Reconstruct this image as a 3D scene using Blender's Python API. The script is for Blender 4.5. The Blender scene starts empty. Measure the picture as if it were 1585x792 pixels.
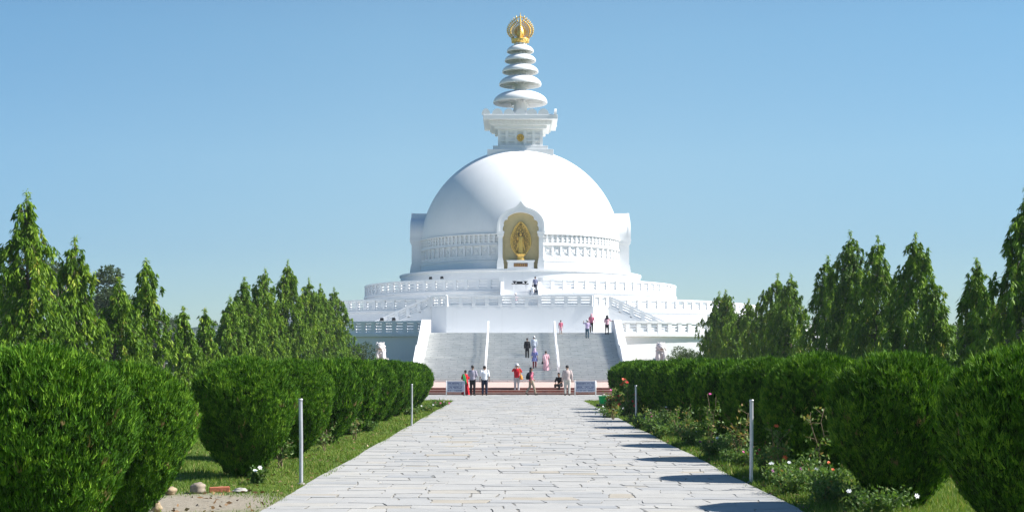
import bpy, math, random
import numpy as np
from mathutils import Vector, Matrix

random.seed(7)
rng = np.random.default_rng(11)
PI = math.pi
scene = bpy.context.scene
COL = scene.collection

F = 2250.0        # focal length in photo pixels
EYE = 1.66
VPX, VPY = 797.0, 566.0


def PT(u, v, s):
    """photo pixel + metres scale -> world point (used while measuring the place)"""
    return ((u - VPX) / s, F / s, EYE + (VPY - v) / s)


# ------------------------------------------------------------------ materials
MATS = {}


def nodes_of(name):
    m = bpy.data.materials.new(name)
    m.use_nodes = True
    nt = m.node_tree
    b = nt.nodes['Principled BSDF']
    return m, nt, b


def N(nt, typ, **kw):
    n = nt.nodes.new(typ)
    for k, v in kw.items():
        setattr(n, k, v)
    return n


def noise(nt, scale, detail=4, rough=.55, vec=None):
    n = N(nt, 'ShaderNodeTexNoise')
    n.inputs['Scale'].default_value = scale
    n.inputs['Detail'].default_value = detail
    n.inputs['Roughness'].default_value = rough
    if vec is not None:
        nt.links.new(vec, n.inputs['Vector'])
    return n.outputs['Fac']


def ramp(nt, fac, stops):
    r = N(nt, 'ShaderNodeValToRGB')
    el = r.color_ramp.elements
    while len(el) < len(stops):
        el.new(.5)
    for e, (p, c) in zip(el, stops):
        e.position = p
        e.color = (c[0], c[1], c[2], 1)
    nt.links.new(fac, r.inputs['Fac'])
    return r.outputs['Color']


def mix(nt, fac, a, b, mode='MIX'):
    n = N(nt, 'ShaderNodeMix', data_type='RGBA', blend_type=mode)
    for sock, val in ((0, fac), (6, a), (7, b)):
        if isinstance(val, (int, float)):
            n.inputs[sock].default_value = val
        elif isinstance(val, tuple):
            n.inputs[sock].default_value = (*val[:3], 1)
        else:
            nt.links.new(val, n.inputs[sock])
    return n.outputs[2]


def objcoord(nt, scale=(1, 1, 1)):
    g = N(nt, 'ShaderNodeNewGeometry')
    mp = N(nt, 'ShaderNodeMapping')
    mp.inputs['Scale'].default_value = scale
    nt.links.new(g.outputs['Position'], mp.inputs['Vector'])
    return mp.outputs['Vector']


def bump(nt, b, fac, strength=.3, dist=.02):
    n = N(nt, 'ShaderNodeBump')
    n.inputs['Strength'].default_value = strength
    n.inputs['Distance'].default_value = dist
    nt.links.new(fac, n.inputs['Height'])
    nt.links.new(n.outputs['Normal'], b.inputs['Normal'])


def plain(name, col, rough=.6, metal=0.0, var=.12, scale=12, spec=.4):
    if name in MATS:
        return MATS[name]
    m, nt, b = nodes_of(name)
    v = objcoord(nt)
    f = noise(nt, scale, 3, vec=v)
    lo = tuple(c * (1 - var) for c in col)
    hi = tuple(min(1, c * (1 + var)) for c in col)
    nt.links.new(ramp(nt, f, [(.3, lo), (.7, hi)]), b.inputs['Base Color'])
    b.inputs['Roughness'].default_value = rough
    b.inputs['Metallic'].default_value = metal
    b.inputs['Specular IOR Level'].default_value = spec
    MATS[name] = m
    return m


def mat_white():
    m, nt, b = nodes_of('white_render')
    v = objcoord(nt)
    big = noise(nt, .35, 5, vec=v)
    streak = noise(nt, 1.0, 5, .65, vec=objcoord(nt, (2.2, 2.2, .12)))
    c = ramp(nt, big, [(.3, (.72, .725, .725)), (.7, (.76, .76, .76))])
    s = ramp(nt, streak, [(.24, (.86, .86, .84)), (.46, (1, 1, 1))])
    c = mix(nt, .35, c, s, 'MULTIPLY')
    nt.links.new(c, b.inputs['Base Color'])
    b.inputs['Roughness'].default_value = .75
    b.inputs['Specular IOR Level'].default_value = .25
    bump(nt, b, noise(nt, 9, 4, vec=v), .15, .02)
    MATS['white'] = m
    return m


def mat_slab():
    m, nt, b = nodes_of('paving_stone')
    a = N(nt, 'ShaderNodeAttribute', attribute_name='tint')
    base = ramp(nt, a.outputs['Fac'], [(0, (.30, .303, .305)), (.3, (.35, .345, .333)), (.6, (.372, .362, .342)), (.85, (.40, .388, .362)), (1, (.36, .325, .27))])
    v = objcoord(nt)
    n1 = noise(nt, 1.4, 6, .7, vec=v)
    n2 = noise(nt, 5, 6, .75, vec=objcoord(nt, (1, 3.5, 1)))
    d = ramp(nt, n2, [(.25, (.78, .78, .76)), (.5, (.98, .98, .98)), (.8, (1.04, 1.04, 1.04))])
    c = mix(nt, .7, base, d, 'MULTIPLY')
    d2 = ramp(nt, n1, [(.3, (.82, .83, .84)), (.6, (1, 1, 1))])
    c = mix(nt, .7, c, d2, 'MULTIPLY')
    nt.links.new(c, b.inputs['Base Color'])
    b.inputs['Roughness'].default_value = .75
    b.inputs['Specular IOR Level'].default_value = .25
    bump(nt, b, n2, .35, .012)
    MATS['slab'] = m
    return m


def mat_marble():
    m, nt, b = nodes_of('stair_marble')
    v = objcoord(nt)
    br = N(nt, 'ShaderNodeTexBrick')
    br.inputs['Scale'].default_value = 1.0
    br.inputs['Mortar Size'].default_value = .013
    br.inputs['Mortar Smooth'].default_value = .2
    br.inputs['Brick Width'].default_value = 1.15
    br.inputs['Row Height'].default_value = .17
    br.inputs['Color1'].default_value = (.78, .77, .74, 1)
    br.inputs['Color2'].default_value = (.85, .83, .79, 1)
    br.inputs['Mortar'].default_value = (.42, .42, .41, 1)
    sep = N(nt, 'ShaderNodeSeparateXYZ')
    nt.links.new(v, sep.inputs[0])
    cmb = N(nt, 'ShaderNodeCombineXYZ')
    nt.links.new(sep.outputs['X'], cmb.inputs['X'])
    nt.links.new(sep.outputs['Z'], cmb.inputs['Y'])
    mp = N(nt, 'ShaderNodeMapping')
    mp.inputs['Location'].default_value = (0, -.42, 0)
    nt.links.new(cmb.outputs[0], mp.inputs['Vector'])
    nt.links.new(mp.outputs[0], br.inputs['Vector'])
    n1 = noise(nt, 1.1, 6, .7, vec=objcoord(nt, (1, 1, 2.4)))
    n2 = noise(nt, 2.2, 5, .6, vec=objcoord(nt, (.5, .5, 8)))
    c = mix(nt, .6, br.outputs['Color'], ramp(nt, n1, [(.32, (.70, .72, .72)), (.6, (1, 1, 1))]), 'MULTIPLY')
    c = mix(nt, .6, c, ramp(nt, n2, [(.35, (.68, .71, .70)), (.55, (1, 1, 1))]), 'MULTIPLY')
    nt.links.new(c, b.inputs['Base Color'])
    b.inputs['Roughness'].default_value = .55
    MATS['marble'] = m
    return m


def mat_brick():
    m, nt, b = nodes_of('red_brick')
    v = objcoord(nt)
    sep = N(nt, 'ShaderNodeSeparateXYZ')
    nt.links.new(v, sep.inputs[0])
    cmb = N(nt, 'ShaderNodeCombineXYZ')
    nt.links.new(sep.outputs['X'], cmb.inputs['X'])
    nt.links.new(sep.outputs['Z'], cmb.inputs['Y'])
    br = N(nt, 'ShaderNodeTexBrick')
    br.inputs['Scale'].default_value = 1
    br.inputs['Mortar Size'].default_value = .006
    br.inputs['Brick Width'].default_value = .24
    br.inputs['Row Height'].default_value = .07
    br.inputs['Color1'].default_value = (.30, .085, .055, 1)
    br.inputs['Color2'].default_value = (.20, .06, .045, 1)
    br.inputs['Mortar'].default_value = (.22, .13, .10, 1)
    nt.links.new(cmb.outputs[0], br.inputs['Vector'])
    n1 = noise(nt, 3, 5, .7, vec=v)
    c = mix(nt, .8, br.outputs['Color'], ramp(nt, n1, [(.3, (.6, .6, .6)), (.65, (1.1, 1.05, 1))]), 'MULTIPLY')
    nt.links.new(c, b.inputs['Base Color'])
    b.inputs['Roughness'].default_value = .85
    MATS['brick'] = m
    return m


def mat_ground():
    m, nt, b = nodes_of('ground_turf')
    v = objcoord(nt)
    n1 = noise(nt, .8, 6, .65, vec=v)
    n2 = noise(nt, 14, 5, .7, vec=v)
    n3 = noise(nt, 3.1, 5, .6, vec=v)
    grass = ramp(nt, n2, [(.3, (.06, .09, .022)), (.7, (.13, .18, .05))])
    dirt = ramp(nt, n2, [(.25, (.17, .145, .11)), (.7, (.32, .285, .225))])
    # bare earth in a worn patch beside the path
    sep = N(nt, 'ShaderNodeVectorMath', operation='DISTANCE')
    sep.inputs[1].default_value = (-3.95, 17.6, 0)
    sc = N(nt, 'ShaderNodeVectorMath', operation='MULTIPLY')
    g = N(nt, 'ShaderNodeNewGeometry')
    nt.links.new(g.outputs['Position'], sep.inputs[0])
    mr = N(nt, 'ShaderNodeMapRange')
    mr.inputs['From Min'].default_value = 1.9
    mr.inputs['From Max'].default_value = .9
    nt.links.new(sep.outputs['Value'], mr.inputs['Value'])
    w = ramp(nt, n1, [(.52, (0, 0, 0)), (.62, (.85, .85, .85))])
    w2 = ramp(nt, n3, [(.50, (0, 0, 0)), (.60, (1, 1, 1))])
    wm = mix(nt, 1.0, w, w2, 'MULTIPLY')
    add = mix(nt, 1.0, wm, (0, 0, 0), 'ADD')
    mm = N(nt, 'ShaderNodeMath', operation='MAXIMUM')
    nt.links.new(add, mm.inputs[0])
    nt.links.new(mr.outputs[0], mm.inputs[1])
    c = mix(nt, mm.outputs[0], grass, dirt)
    nt.links.new(c, b.inputs['Base Color'])
    b.inputs['Roughness'].default_value = .95
    b.inputs['Specular IOR Level'].default_value = .1
    bump(nt, b, n2, .6, .03)
    nt.nodes.remove(sc)
    MATS['ground'] = m
    return m


def mat_leaf(name, stops, trans=.3, rough=.5, spec=.35):
    m, nt, b = nodes_of(name)
    a = N(nt, 'ShaderNodeAttribute', attribute_name='tint')
    c = ramp(nt, a.outputs['Fac'], stops)
    nt.links.new(c, b.inputs['Base Color'])
    b.inputs['Roughness'].default_value = rough
    b.inputs['Specular IOR Level'].default_value = spec
    if trans > 0:
        t = N(nt, 'ShaderNodeBsdfTranslucent')
        tc = mix(nt, 1.0, c, (1.25, 1.3, .6), 'MULTIPLY')
        nt.links.new(tc, t.inputs['Color'])
        ms = N(nt, 'ShaderNodeMixShader')
        ms.inputs[0].default_value = trans
        nt.links.new(b.outputs[0], ms.inputs[1])
        nt.links.new(t.outputs[0], ms.inputs[2])
        nt.links.new(ms.outputs[0], nt.nodes['Material Output'].inputs['Surface'])
    MATS[name] = m
    return m


WHITE = mat_white()
SLAB = mat_slab()
MARBLE = mat_marble()
BRICK = mat_brick()
GROUND = mat_ground()
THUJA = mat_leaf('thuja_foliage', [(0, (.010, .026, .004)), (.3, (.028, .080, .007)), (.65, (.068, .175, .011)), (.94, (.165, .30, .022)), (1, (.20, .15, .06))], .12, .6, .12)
ASHOKA = mat_leaf('ashoka_leaf', [(0, (0.02464, 0.06496, 0.006)), (.4, (0.084, 0.1736, 0.01)), (.75, (0.1736, 0.2856, 0.018)), (.93, (0.28, 0.3696, 0.03)), (1, (0.3808, 0.3472, 0.06))], .22, .5, .14)
BROAD = mat_leaf('broad_leaf', [(0, (0.0352, 0.06336, 0.02112)), (.6, (0.06336, 0.09856, 0.03168)), (1, (0.09856, 0.1338, 0.04224))], .25, .6, .2)
GRASS = mat_leaf('grass_blade', [(0, (0.0572, 0.1038, 0.01518)), (.5, (0.1258, 0.2077, 0.03036)), (.85, (0.2059, 0.2804, 0.05566)), (1, (0.389, 0.3115, 0.1316))], .35, .6, .2)
BEDLEAF = mat_leaf('bed_leaf', [(0, (0.044, 0.0968, 0.022)), (.5, (0.088, 0.1672, 0.0352)), (.85, (0.1584, 0.2376, 0.0616)), (1, (0.2816, 0.1936, 0.0704))], .35, .55, .3)
BARK = plain('bark', (.11, .085, .06), .9, var=.35, scale=18)
GOLD = plain('gold_leaf', (.78, .52, .14), .38, .55, var=.15)
GOLD_SOFT = plain('gold_paint', (.70, .44, .10), .40, .45, var=.15)
OCHRE = plain('ochre_plaster', (.50, .41, .22), .8, var=.06, scale=2)
MORTAR = plain('mortar', (.20, .19, .17), .95, var=.3, scale=8)
PINKSTONE = plain('pink_sandstone', (.50, .36, .31), .85, var=.15, scale=2)
STEEL = plain('galvanised_pipe', (.52, .52, .54), .45, .6, var=.1)
WHITEPAINT = plain('white_paint', (.78, .78, .78), .5, var=.04)
LIONSTONE = plain('lion_marble', (.62, .59, .58), .7, var=.18, scale=4)
BLACK = plain('black_plastic', (.02, .02, .022), .5)
PANELBLUE = plain('sign_face', (.46, .49, .58), .5, var=.03)
INK = plain('sign_ink', (.03, .05, .17), .6)


# ------------------------------------------------------------------ mesh helpers
class MB:
    def __init__(self):
        self.v, self.f, self.sm = [], [], []

    def add(self, vs, fs, smooth=False):
        o = len(self.v)
        self.v.extend([tuple(p) for p in vs])
        self.f.extend([tuple(i + o for i in q) for q in fs])
        self.sm.extend([smooth] * len(fs))

    def box(self, x0, x1, y0, y1, z0, z1):
        self.add([(x0, y0, z0), (x1, y0, z0), (x1, y1, z0), (x0, y1, z0), (x0, y0, z1), (x1, y0, z1), (x1, y1, z1), (x0, y1, z1)],
                 [(0, 3, 2, 1), (4, 5, 6, 7), (0, 1, 5, 4), (1, 2, 6, 5), (2, 3, 7, 6), (3, 0, 4, 7)])

    def obox(self, c, half, M=None):
        """box at c with half sizes, M 3x3 rotation"""
        vs = []
        for sx, sy, sz in ((-1, -1, -1), (1, -1, -1), (1, 1, -1), (-1, 1, -1), (-1, -1, 1), (1, -1, 1), (1, 1, 1), (-1, 1, 1)):
            p = Vector((sx * half[0], sy * half[1], sz * half[2]))
            if M is not None:
                p = M @ p
            vs.append(p + Vector(c))
        self.add(vs, [(0, 3, 2, 1), (4, 5, 6, 7), (0, 1, 5, 4), (1, 2, 6, 5), (2, 3, 7, 6), (3, 0, 4, 7)])

    def rail(self, p0, p1, half, h):
        """vertical-section bar from p0 to p1 (bottom centres), half thickness, height h; ends stay vertical"""
        d = Vector((p1[0] - p0[0], p1[1] - p0[1], 0)).normalized()
        n = Vector((-d.y, d.x, 0)) * half
        vs = []
        for p in (p0, p1):
            for s in (-1, 1):
                for dz in (0, h):
                    vs.append((p[0] + s * n.x, p[1] + s * n.y, p[2] + dz))
        self.add(vs, [(0, 1, 3, 2), (4, 6, 7, 5), (0, 4, 5, 1), (2, 3, 7, 6), (1, 5, 7, 3), (0, 2, 6, 4)])

    def prism(self, poly, axis, a, b):
        """extrude 2D polygon along axis ('x': poly=(y,z); 'y': (x,z); 'z': (x,y))"""
        def P(p, t):
            if axis == 'x':
                return (t, p[0], p[1])
            if axis == 'y':
                return (p[0], t, p[1])
            return (p[0], p[1], t)
        n = len(poly)
        vs = [P(p, a) for p in poly] + [P(p, b) for p in poly]
        fs = [tuple(range(n)), tuple(range(2 * n - 1, n - 1, -1))]
        fs += [(i, i + n, (i + 1) % n + n, (i + 1) % n) for i in range(n)]
        self.add(vs, fs)

    def lathe(self, prof, cx=0, cy=0, n=96, a0=0, a1=2 * PI, smooth=True):
        closed = abs(a1 - a0 - 2 * PI) < 1e-6
        m = n if closed else n + 1
        vs = []
        for i in range(m):
            a = a0 + (a1 - a0) * i / n
            sa, ca = math.sin(a), -math.cos(a)
            for r, z in prof:
                vs.append((cx + r * sa, cy + r * ca, z))
        k = len(prof)
        fs = []
        for i in range(n):
            j = (i + 1) % m
            for q in range(k - 1):
                fs.append((i * k + q, j * k + q, j * k + q + 1, i * k + q + 1))
        self.add(vs, fs, smooth)

    def rings(self, prof, cx, cy, n):
        """lathe with hard edges between profile segments, smooth round the axis"""
        for a, b in zip(prof[:-1], prof[1:]):
            self.lathe([a, b], cx, cy, n, smooth=True)

    def tube(self, pts, rads, n=8, cap=True, smooth=True):
        pts = [Vector(p) for p in pts]
        if isinstance(rads, (int, float)):
            rads = [rads] * len(pts)
        vs = []
        up = Vector((0, 0, 1))
        prev = None
        for i, p in enumerate(pts):
            d = (pts[min(i + 1, len(pts) - 1)] - pts[max(i - 1, 0)]).normalized()
            if prev is None:
                x = d.cross(up)
                if x.length < .05:
                    x = d.cross(Vector((0, 1, 0)))
            else:
                x = prev - d * prev.dot(d)
            x.normalize()
            prev = x
            y = d.cross(x)
            for j in range(n):
                a = 2 * PI * j / n
                vs.append(p + (x * math.cos(a) + y * math.sin(a)) * rads[i])
        fs = []
        for i in range(len(pts) - 1):
            for j in range(n):
                fs.append((i * n + j, i * n + (j + 1) % n, (i + 1) * n + (j + 1) % n, (i + 1) * n + j))
        self.add(vs, fs, smooth)
        if cap:
            o = len(self.v) - len(vs)
            self.f.append(tuple(o + j for j in range(n - 1, -1, -1)))
            self.f.append(tuple(o + (len(pts) - 1) * n + j for j in range(n)))
            self.sm.extend([False, False])

    def ball(self, c, r, nu=12, nv=8, M=None):
        if isinstance(r, (int, float)):
            r = (r, r, r)
        vs = []
        for i in range(nv + 1):
            t = PI * i / nv
            for j in range(nu):
                a = 2 * PI * j / nu
                p = Vector((r[0] * math.sin(t) * math.cos(a), r[1] * math.sin(t) * math.sin(a), r[2] * math.cos(t)))
                if M is not None:
                    p = M @ p
                vs.append(p + Vector(c))
        fs = []
        for i in range(nv):
            for j in range(nu):
                fs.append((i * nu + j, (i + 1) * nu + j, (i + 1) * nu + (j + 1) % nu, i * nu + (j + 1) % nu))
        self.add(vs, fs, True)

    def build(self, name, mat, parent=None, bevel=0):
        me = bpy.data.meshes.new(name)
        me.from_pydata(self.v, [], self.f)
        me.polygons.foreach_set('use_smooth', self.sm)
        me.materials.append(mat)
        me.update()
        o = bpy.data.objects.new(name, me)
        COL.objects.link(o)
        if parent is not None:
            o.parent = parent
        if bevel:
            md = o.modifiers.new('bevel', 'BEVEL')
            md.width = bevel
            md.segments = 2
            md.limit_method = 'ANGLE'
        return o


def np_mesh(name, V, k, tint, mat, parent=None, extra=None, smooth=False):
    """V: (nfaces*k,3) verts, k verts per face; extra = MB whose faces get tint 0"""
    nf = len(V) // k
    verts = V
    loops = np.arange(nf * k)
    starts = np.arange(nf) * k
    tints = tint
    if extra is not None and extra.f:
        ev = np.array(extra.v)
        o = len(verts)
        verts = np.vstack([verts, ev])
        el, es = [], []
        pos = nf * k
        for q in extra.f:
            es.append(pos)
            el.extend([i + o for i in q])
            pos += len(q)
        loops = np.concatenate([loops, np.array(el)])
        starts = np.concatenate([starts, np.array(es)])
        tints = np.concatenate([tint, np.zeros(len(extra.f))])
    me = bpy.data.meshes.new(name)
    me.vertices.add(len(verts))
    me.vertices.foreach_set('co', verts.astype(np.float32).ravel())
    me.loops.add(len(loops))
    me.loops.foreach_set('vertex_index', loops.astype(np.int32))
    me.polygons.add(len(starts))
    me.polygons.foreach_set('loop_start', starts.astype(np.int32))
    me.update(calc_edges=True)
    at = me.attributes.new('tint', 'FLOAT', 'FACE')
    at.data.foreach_set('value', tints.astype(np.float32))
    me.materials.append(mat)
    o = bpy.data.objects.new(name, me)
    COL.objects.link(o)
    if parent is not None:
        o.parent = parent
    return o


def empty(name, loc=(0, 0, 0), rz=0):
    o = bpy.data.objects.new(name, None)
    o.empty_display_size = .3
    COL.objects.link(o)
    o.location = loc
    o.rotation_euler = (0, 0, rz)
    return o


def tag(o, label=None, cat=None, group=None, kind=None):
    if label:
        o['label'] = label
    if cat:
        o['category'] = cat
    if group:
        o['group'] = group
    if kind:
        o['kind'] = kind
    return o


def copy_tree(o, parent=None):
    c = o.copy()
    COL.objects.link(c)
    if parent is not None:
        c.parent = parent
    for ch in list(o.children):
        copy_tree(ch, c)
    return c


ORD = ['nearest', 'second', 'third', 'fourth', 'fifth', 'sixth', 'seventh', 'eighth', 'ninth', 'tenth', 'eleventh', 'twelfth', 'thirteenth', 'fourteenth']
# ------------------------------------------------------------------ camera, sun, sky
cam = bpy.data.cameras.new('camera')
co = bpy.data.objects.new('camera', cam)
COL.objects.link(co)
co.location = (0, 0, EYE)
co.rotation_euler = (PI / 2, 0, 0)
cam.sensor_fit = 'HORIZONTAL'
cam.sensor_width = 36
cam.lens = F / 1585 * 36
cam.shift_x = -(VPX - 792.5) / 1585
cam.shift_y = (VPY - 396) / 1585
cam.clip_start = .1
cam.clip_end = 6000
scene.camera = co

SUN_EL = math.radians(44)
SUN_AZ = math.radians(2.5)          # the sun stands to the right, a little behind the camera
sdir = Vector((math.cos(SUN_EL) * math.cos(SUN_AZ), -math.cos(SUN_EL) * math.sin(SUN_AZ), math.sin(SUN_EL)))
sl = bpy.data.lights.new('sun', 'SUN')
sl.energy = 5.0
sl.angle = math.radians(.53)
sl.color = (1, .965, .91)
so = bpy.data.objects.new('sun', sl)
COL.objects.link(so)
so.rotation_euler = sdir.to_track_quat('Z', 'Y').to_euler()
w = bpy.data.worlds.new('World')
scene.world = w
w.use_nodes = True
nt = w.node_tree
sky = nt.nodes.new('ShaderNodeTexSky')
sky.sky_type = 'NISHITA'
sky.sun_disc = False
sky.sun_elevation = SUN_EL
sky.sun_rotation = math.atan2(sdir.x, sdir.y)
sky.altitude = 100
sky.air_density = 1.0
sky.dust_density = 0.1
sky.ozone_density = 3.6
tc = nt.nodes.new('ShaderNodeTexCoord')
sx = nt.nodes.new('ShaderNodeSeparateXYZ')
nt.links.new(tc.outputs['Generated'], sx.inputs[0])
low_air = ramp(nt, sx.outputs['Z'], [(0, (.68, .72, .80)), (.08, (.76, .80, .88)), (.14, (.97, .99, .98)), (.22, (1.0, 1.09, 1.05)), (.5, (.84, .94, 1.0))])  # tint by elevation; upper sky dimmed to lessen fill on shaded surfaces
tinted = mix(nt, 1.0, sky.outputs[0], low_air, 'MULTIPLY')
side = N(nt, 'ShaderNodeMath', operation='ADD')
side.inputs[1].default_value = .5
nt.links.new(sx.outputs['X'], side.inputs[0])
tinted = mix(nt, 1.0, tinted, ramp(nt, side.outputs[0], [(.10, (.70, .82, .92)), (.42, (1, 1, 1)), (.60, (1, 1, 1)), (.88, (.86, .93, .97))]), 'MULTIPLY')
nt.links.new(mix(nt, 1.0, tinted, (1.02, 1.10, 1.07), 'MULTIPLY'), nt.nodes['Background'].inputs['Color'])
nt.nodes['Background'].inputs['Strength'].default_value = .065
scene.view_settings.view_transform = 'Standard'
scene.view_settings.look = 'None'
scene.view_settings.exposure = .98
scene.view_settings.gamma = 1
scene.cycles.max_bounces = 8
scene.cycles.volume_bounces = 0

# ------------------------------------------------------------------ ground, path, plaza
g = MB()
g.box(-2500, 2500, -30, 5000, -1, 0)
tag(g.build('ground', GROUND), kind='structure')


def slabs(name, x0f, x1f, y0, y1, z, seed):
    """irregular stone paving: courses across, jagged joints"""
    r = random.Random(seed)
    mb = MB()
    tints = []
    y = y0
    wav = lambda k, x, ph: .034 * math.sin(x * 2.3 + ph) + .020 * math.sin(x * 7.1 + ph * 3) + .009 * math.sin(x * 19 + ph * 7)
    k = 0
    ph0 = r.uniform(0, 6)
    while y < y1 - .2:
        d = r.choice([.30, .34, .4, .46, .52, .58])
        if y + d > y1 - .25:
            d = y1 - y
        ph1 = r.uniform(0, 6)
        xl, xr = x0f(y + d / 2), x1f(y + d / 2)
        x = xl
        first = True
        sk_prev = 0
        while x < xr - .05:
            L = r.choice([r.uniform(.26, .5), r.uniform(.45, .8), r.uniform(.6, 1.05)])
            last = x + L > xr - .3
            xe = xr if last else x + L
            sk = 0 if last else r.uniform(-.07, .07)
            g_ = r.uniform(.006, .010) if r.random() < .7 else r.uniform(.011, .020)
            gy = r.uniform(.003, .008)
            split = (not last) and r.random() < .30 and d > .42
            parts = [(y, y + d, ph0, ph1)]
            if split:
                ym = y + d * r.uniform(.4, .6)
                pm = r.uniform(0, 6)
                parts = [(y, ym, ph0, pm), (ym, y + d, pm, ph1)]
            for (ya, yb, pa, pb) in parts:
                jl = 0 if (first) else sk_prev
                poly = []
                n = 5
                for i in range(n + 1):
                    t = i / n
                    xx = x + g_ + (xe - x - 2 * g_) * t + (jl * 0 if t < 1 else 0)
                    poly.append((xx - jl * (1 - t) * .5 - sk * t * .5, ya + gy + wav(k, xx, pa)))
                for i in range(1, 3):
                    t = i / 3
                    poly.append((xe - g_ - sk * .5 + sk * t + (0 if last else r.uniform(-.018, .018)), ya + (yb - ya) * t))
                for i in range(n, -1, -1):
                    t = i / n
                    xx = x + g_ + (xe - x - 2 * g_) * t
                    poly.append((xx + jl * (1 - t) * .5 + sk * t * .5, yb - gy + wav(k, xx, pb)))
                for i in range(2, 0, -1):
                    t = i / 3
                    poly.append((x + g_ - jl * .5 + jl * t + (0 if first else r.uniform(-.018, .018)), ya + (yb - ya) * t))
                h = z + r.uniform(-.003, .003)
                tx, ty = r.uniform(-.004, .004), r.uniform(-.005, .005)
                cxm, cym = (x + xe) / 2, (ya + yb) / 2
                top = [(p[0], p[1], h + (p[0] - cxm) * tx + (p[1] - cym) * ty) for p in poly]
                low = [(p[0], p[1], z - .03) for p in poly]
                m = len(poly)
                mb.add(top + low, [tuple(range(m))] + [(i, i + m, (i + 1) % m + m, (i + 1) % m) for i in range(m)])
                tt = min(1, max(0, r.gauss(.52, .24)))
                tints += [tt] * (m + 1)
            x = xe
            first = False
            sk_prev = sk
        y += d
        ph0 = ph1
        k += 1
    o = mb.build(name, SLAB)
    at = o.data.attributes.new('tint', 'FLOAT', 'FACE')
    at.data.foreach_set('value', tints)
    tag(o, kind='structure')
    return o


PL = lambda y: -2.90 + .02 * math.sin(y * .8)
PR = lambda y: 3.26 + .02 * math.sin(y * .7 + 2)
m = MB()
m.box(-2.86, 3.22, 6, 69.3, -.1, .015)
m.box(-12.0, 13.0, 69.3, 83.3, -.1, .015)
tag(m.build('path_bed', MORTAR), kind='structure')
slabs('path', PL, PR, 9, 69.2, .022, 3)
slabs('walkway', lambda y: -12.2, lambda y: 13.2, 69.25, 83.0, .022, 5)

# brick platform in front of the monument: three brick steps, sandstone top
t = empty('platform_steps', (.5, 83.0, 0))
tag(t, 'wide low red brick steps with pink sandstone top crossing the end of the path', 'steps')
b1 = MB()
for k in range(3):
    y0 = 83.0 + k * .38
    b1.box(-11.6, 11.6, y0 - 83, 44.6, k * .14 + .001, (k + 1) * .14 - .03)
b1.build('brick_riser', BRICK, t)
b2 = MB()
for k in range(3):
    y0 = k * .38 - .02
    b2.box(-11.61, 11.61, y0, (y0 + .41) if k < 2 else 44.5, (k + 1) * .14 - .03, (k + 1) * .14)
b2.build('stone_tread', PINKSTONE, t)

# ------------------------------------------------------------------ the pagoda
CX, CY = .6, 162.0
pag = empty('pagoda', (CX, CY, 0))
tag(pag, 'huge white domed peace pagoda with ringed spire and gold finial above its round terraces', 'pagoda')


def part(mb, name, mat, parent=pag, label=None, bevel=0):
    """geometry is written in world coordinates; parent sits at (CX,CY,0)"""
    mb.v = [(p[0] - CX, p[1] - CY, p[2]) for p in mb.v]
    o = mb.build(name, mat, parent, bevel)
    if label:
        o['label'] = label
    return o


def arcpt(R, a):
    return (CX + R * math.sin(a), CY - R * math.cos(a))


def balustrade_arc(mb, R, z0, h, a0, a1, spacing, pw=.36, endposts=True):
    n = max(2, round(R * (a1 - a0) / spacing))
    segs = n * 2
    t_ = .13
    mb.lathe([(R - t_, z0), (R + t_, z0), (R + t_, z0 + .17), (R - t_, z0 + .17)], CX, CY, segs, a0, a1, False)
    mb.lathe([(R - t_ - .05, z0 + h - .17), (R + t_ + .05, z0 + h - .17), (R + t_ + .05, z0 + h), (R - t_ - .05, z0 + h), (R - t_ - .05, z0 + h - .17)], CX, CY, segs, a0, a1, False)
    gap = (h - .34) / 3
    for q in (0, 1, 2):
        za = z0 + .17 + gap * (q + .11)
        hh = gap * .70
        mb.lathe([(R - .03, za), (R + .03, za), (R + .03, za + hh), (R - .03, za + hh), (R - .03, za)], CX, CY, segs, a0, a1, False)
    for i in range(n + 1):
        if i == n and abs(a1 - a0 - 2 * PI) < 1e-6:
            break
        a = a0 + (a1 - a0) * i / n
        x, y = arcpt(R, a)
        M = Matrix.Rotation(a, 3, 'Z')
        mb.obox((x, y, z0 + h / 2 - .02), (pw / 2, t_ + .02, h / 2 - .03), M)


def balustrade_line(mb, p0, p1, h, spacing, pw=.34):
    p0, p1 = Vector(p0), Vector(p1)
    d = p1 - p0
    L = math.hypot(d.x, d.y)
    n = max(1, round(L / spacing))
    up = Vector((0, 0, 1))
    mb.rail(p0, p1, .13, .17)
    mb.rail(p0 + up * (h - .17), p1 + up * (h - .17), .18, .17)
    gap = (h - .34) / 3
    for q in (0, 1, 2):
        zz = up * (.17 + gap * (q + .11))
        mb.rail(p0 + zz, p1 + zz, .03, gap * .70)
    ang = math.atan2(d.y, d.x)
    M = Matrix.Rotation(ang, 3, 'Z')
    for i in range(n + 1):
        c = p0 + d * (i / n)
        mb.obox((c.x, c.y, c.z + h / 2 - .02), (pw / 2, .15, h / 2 - .03), M)


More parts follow.
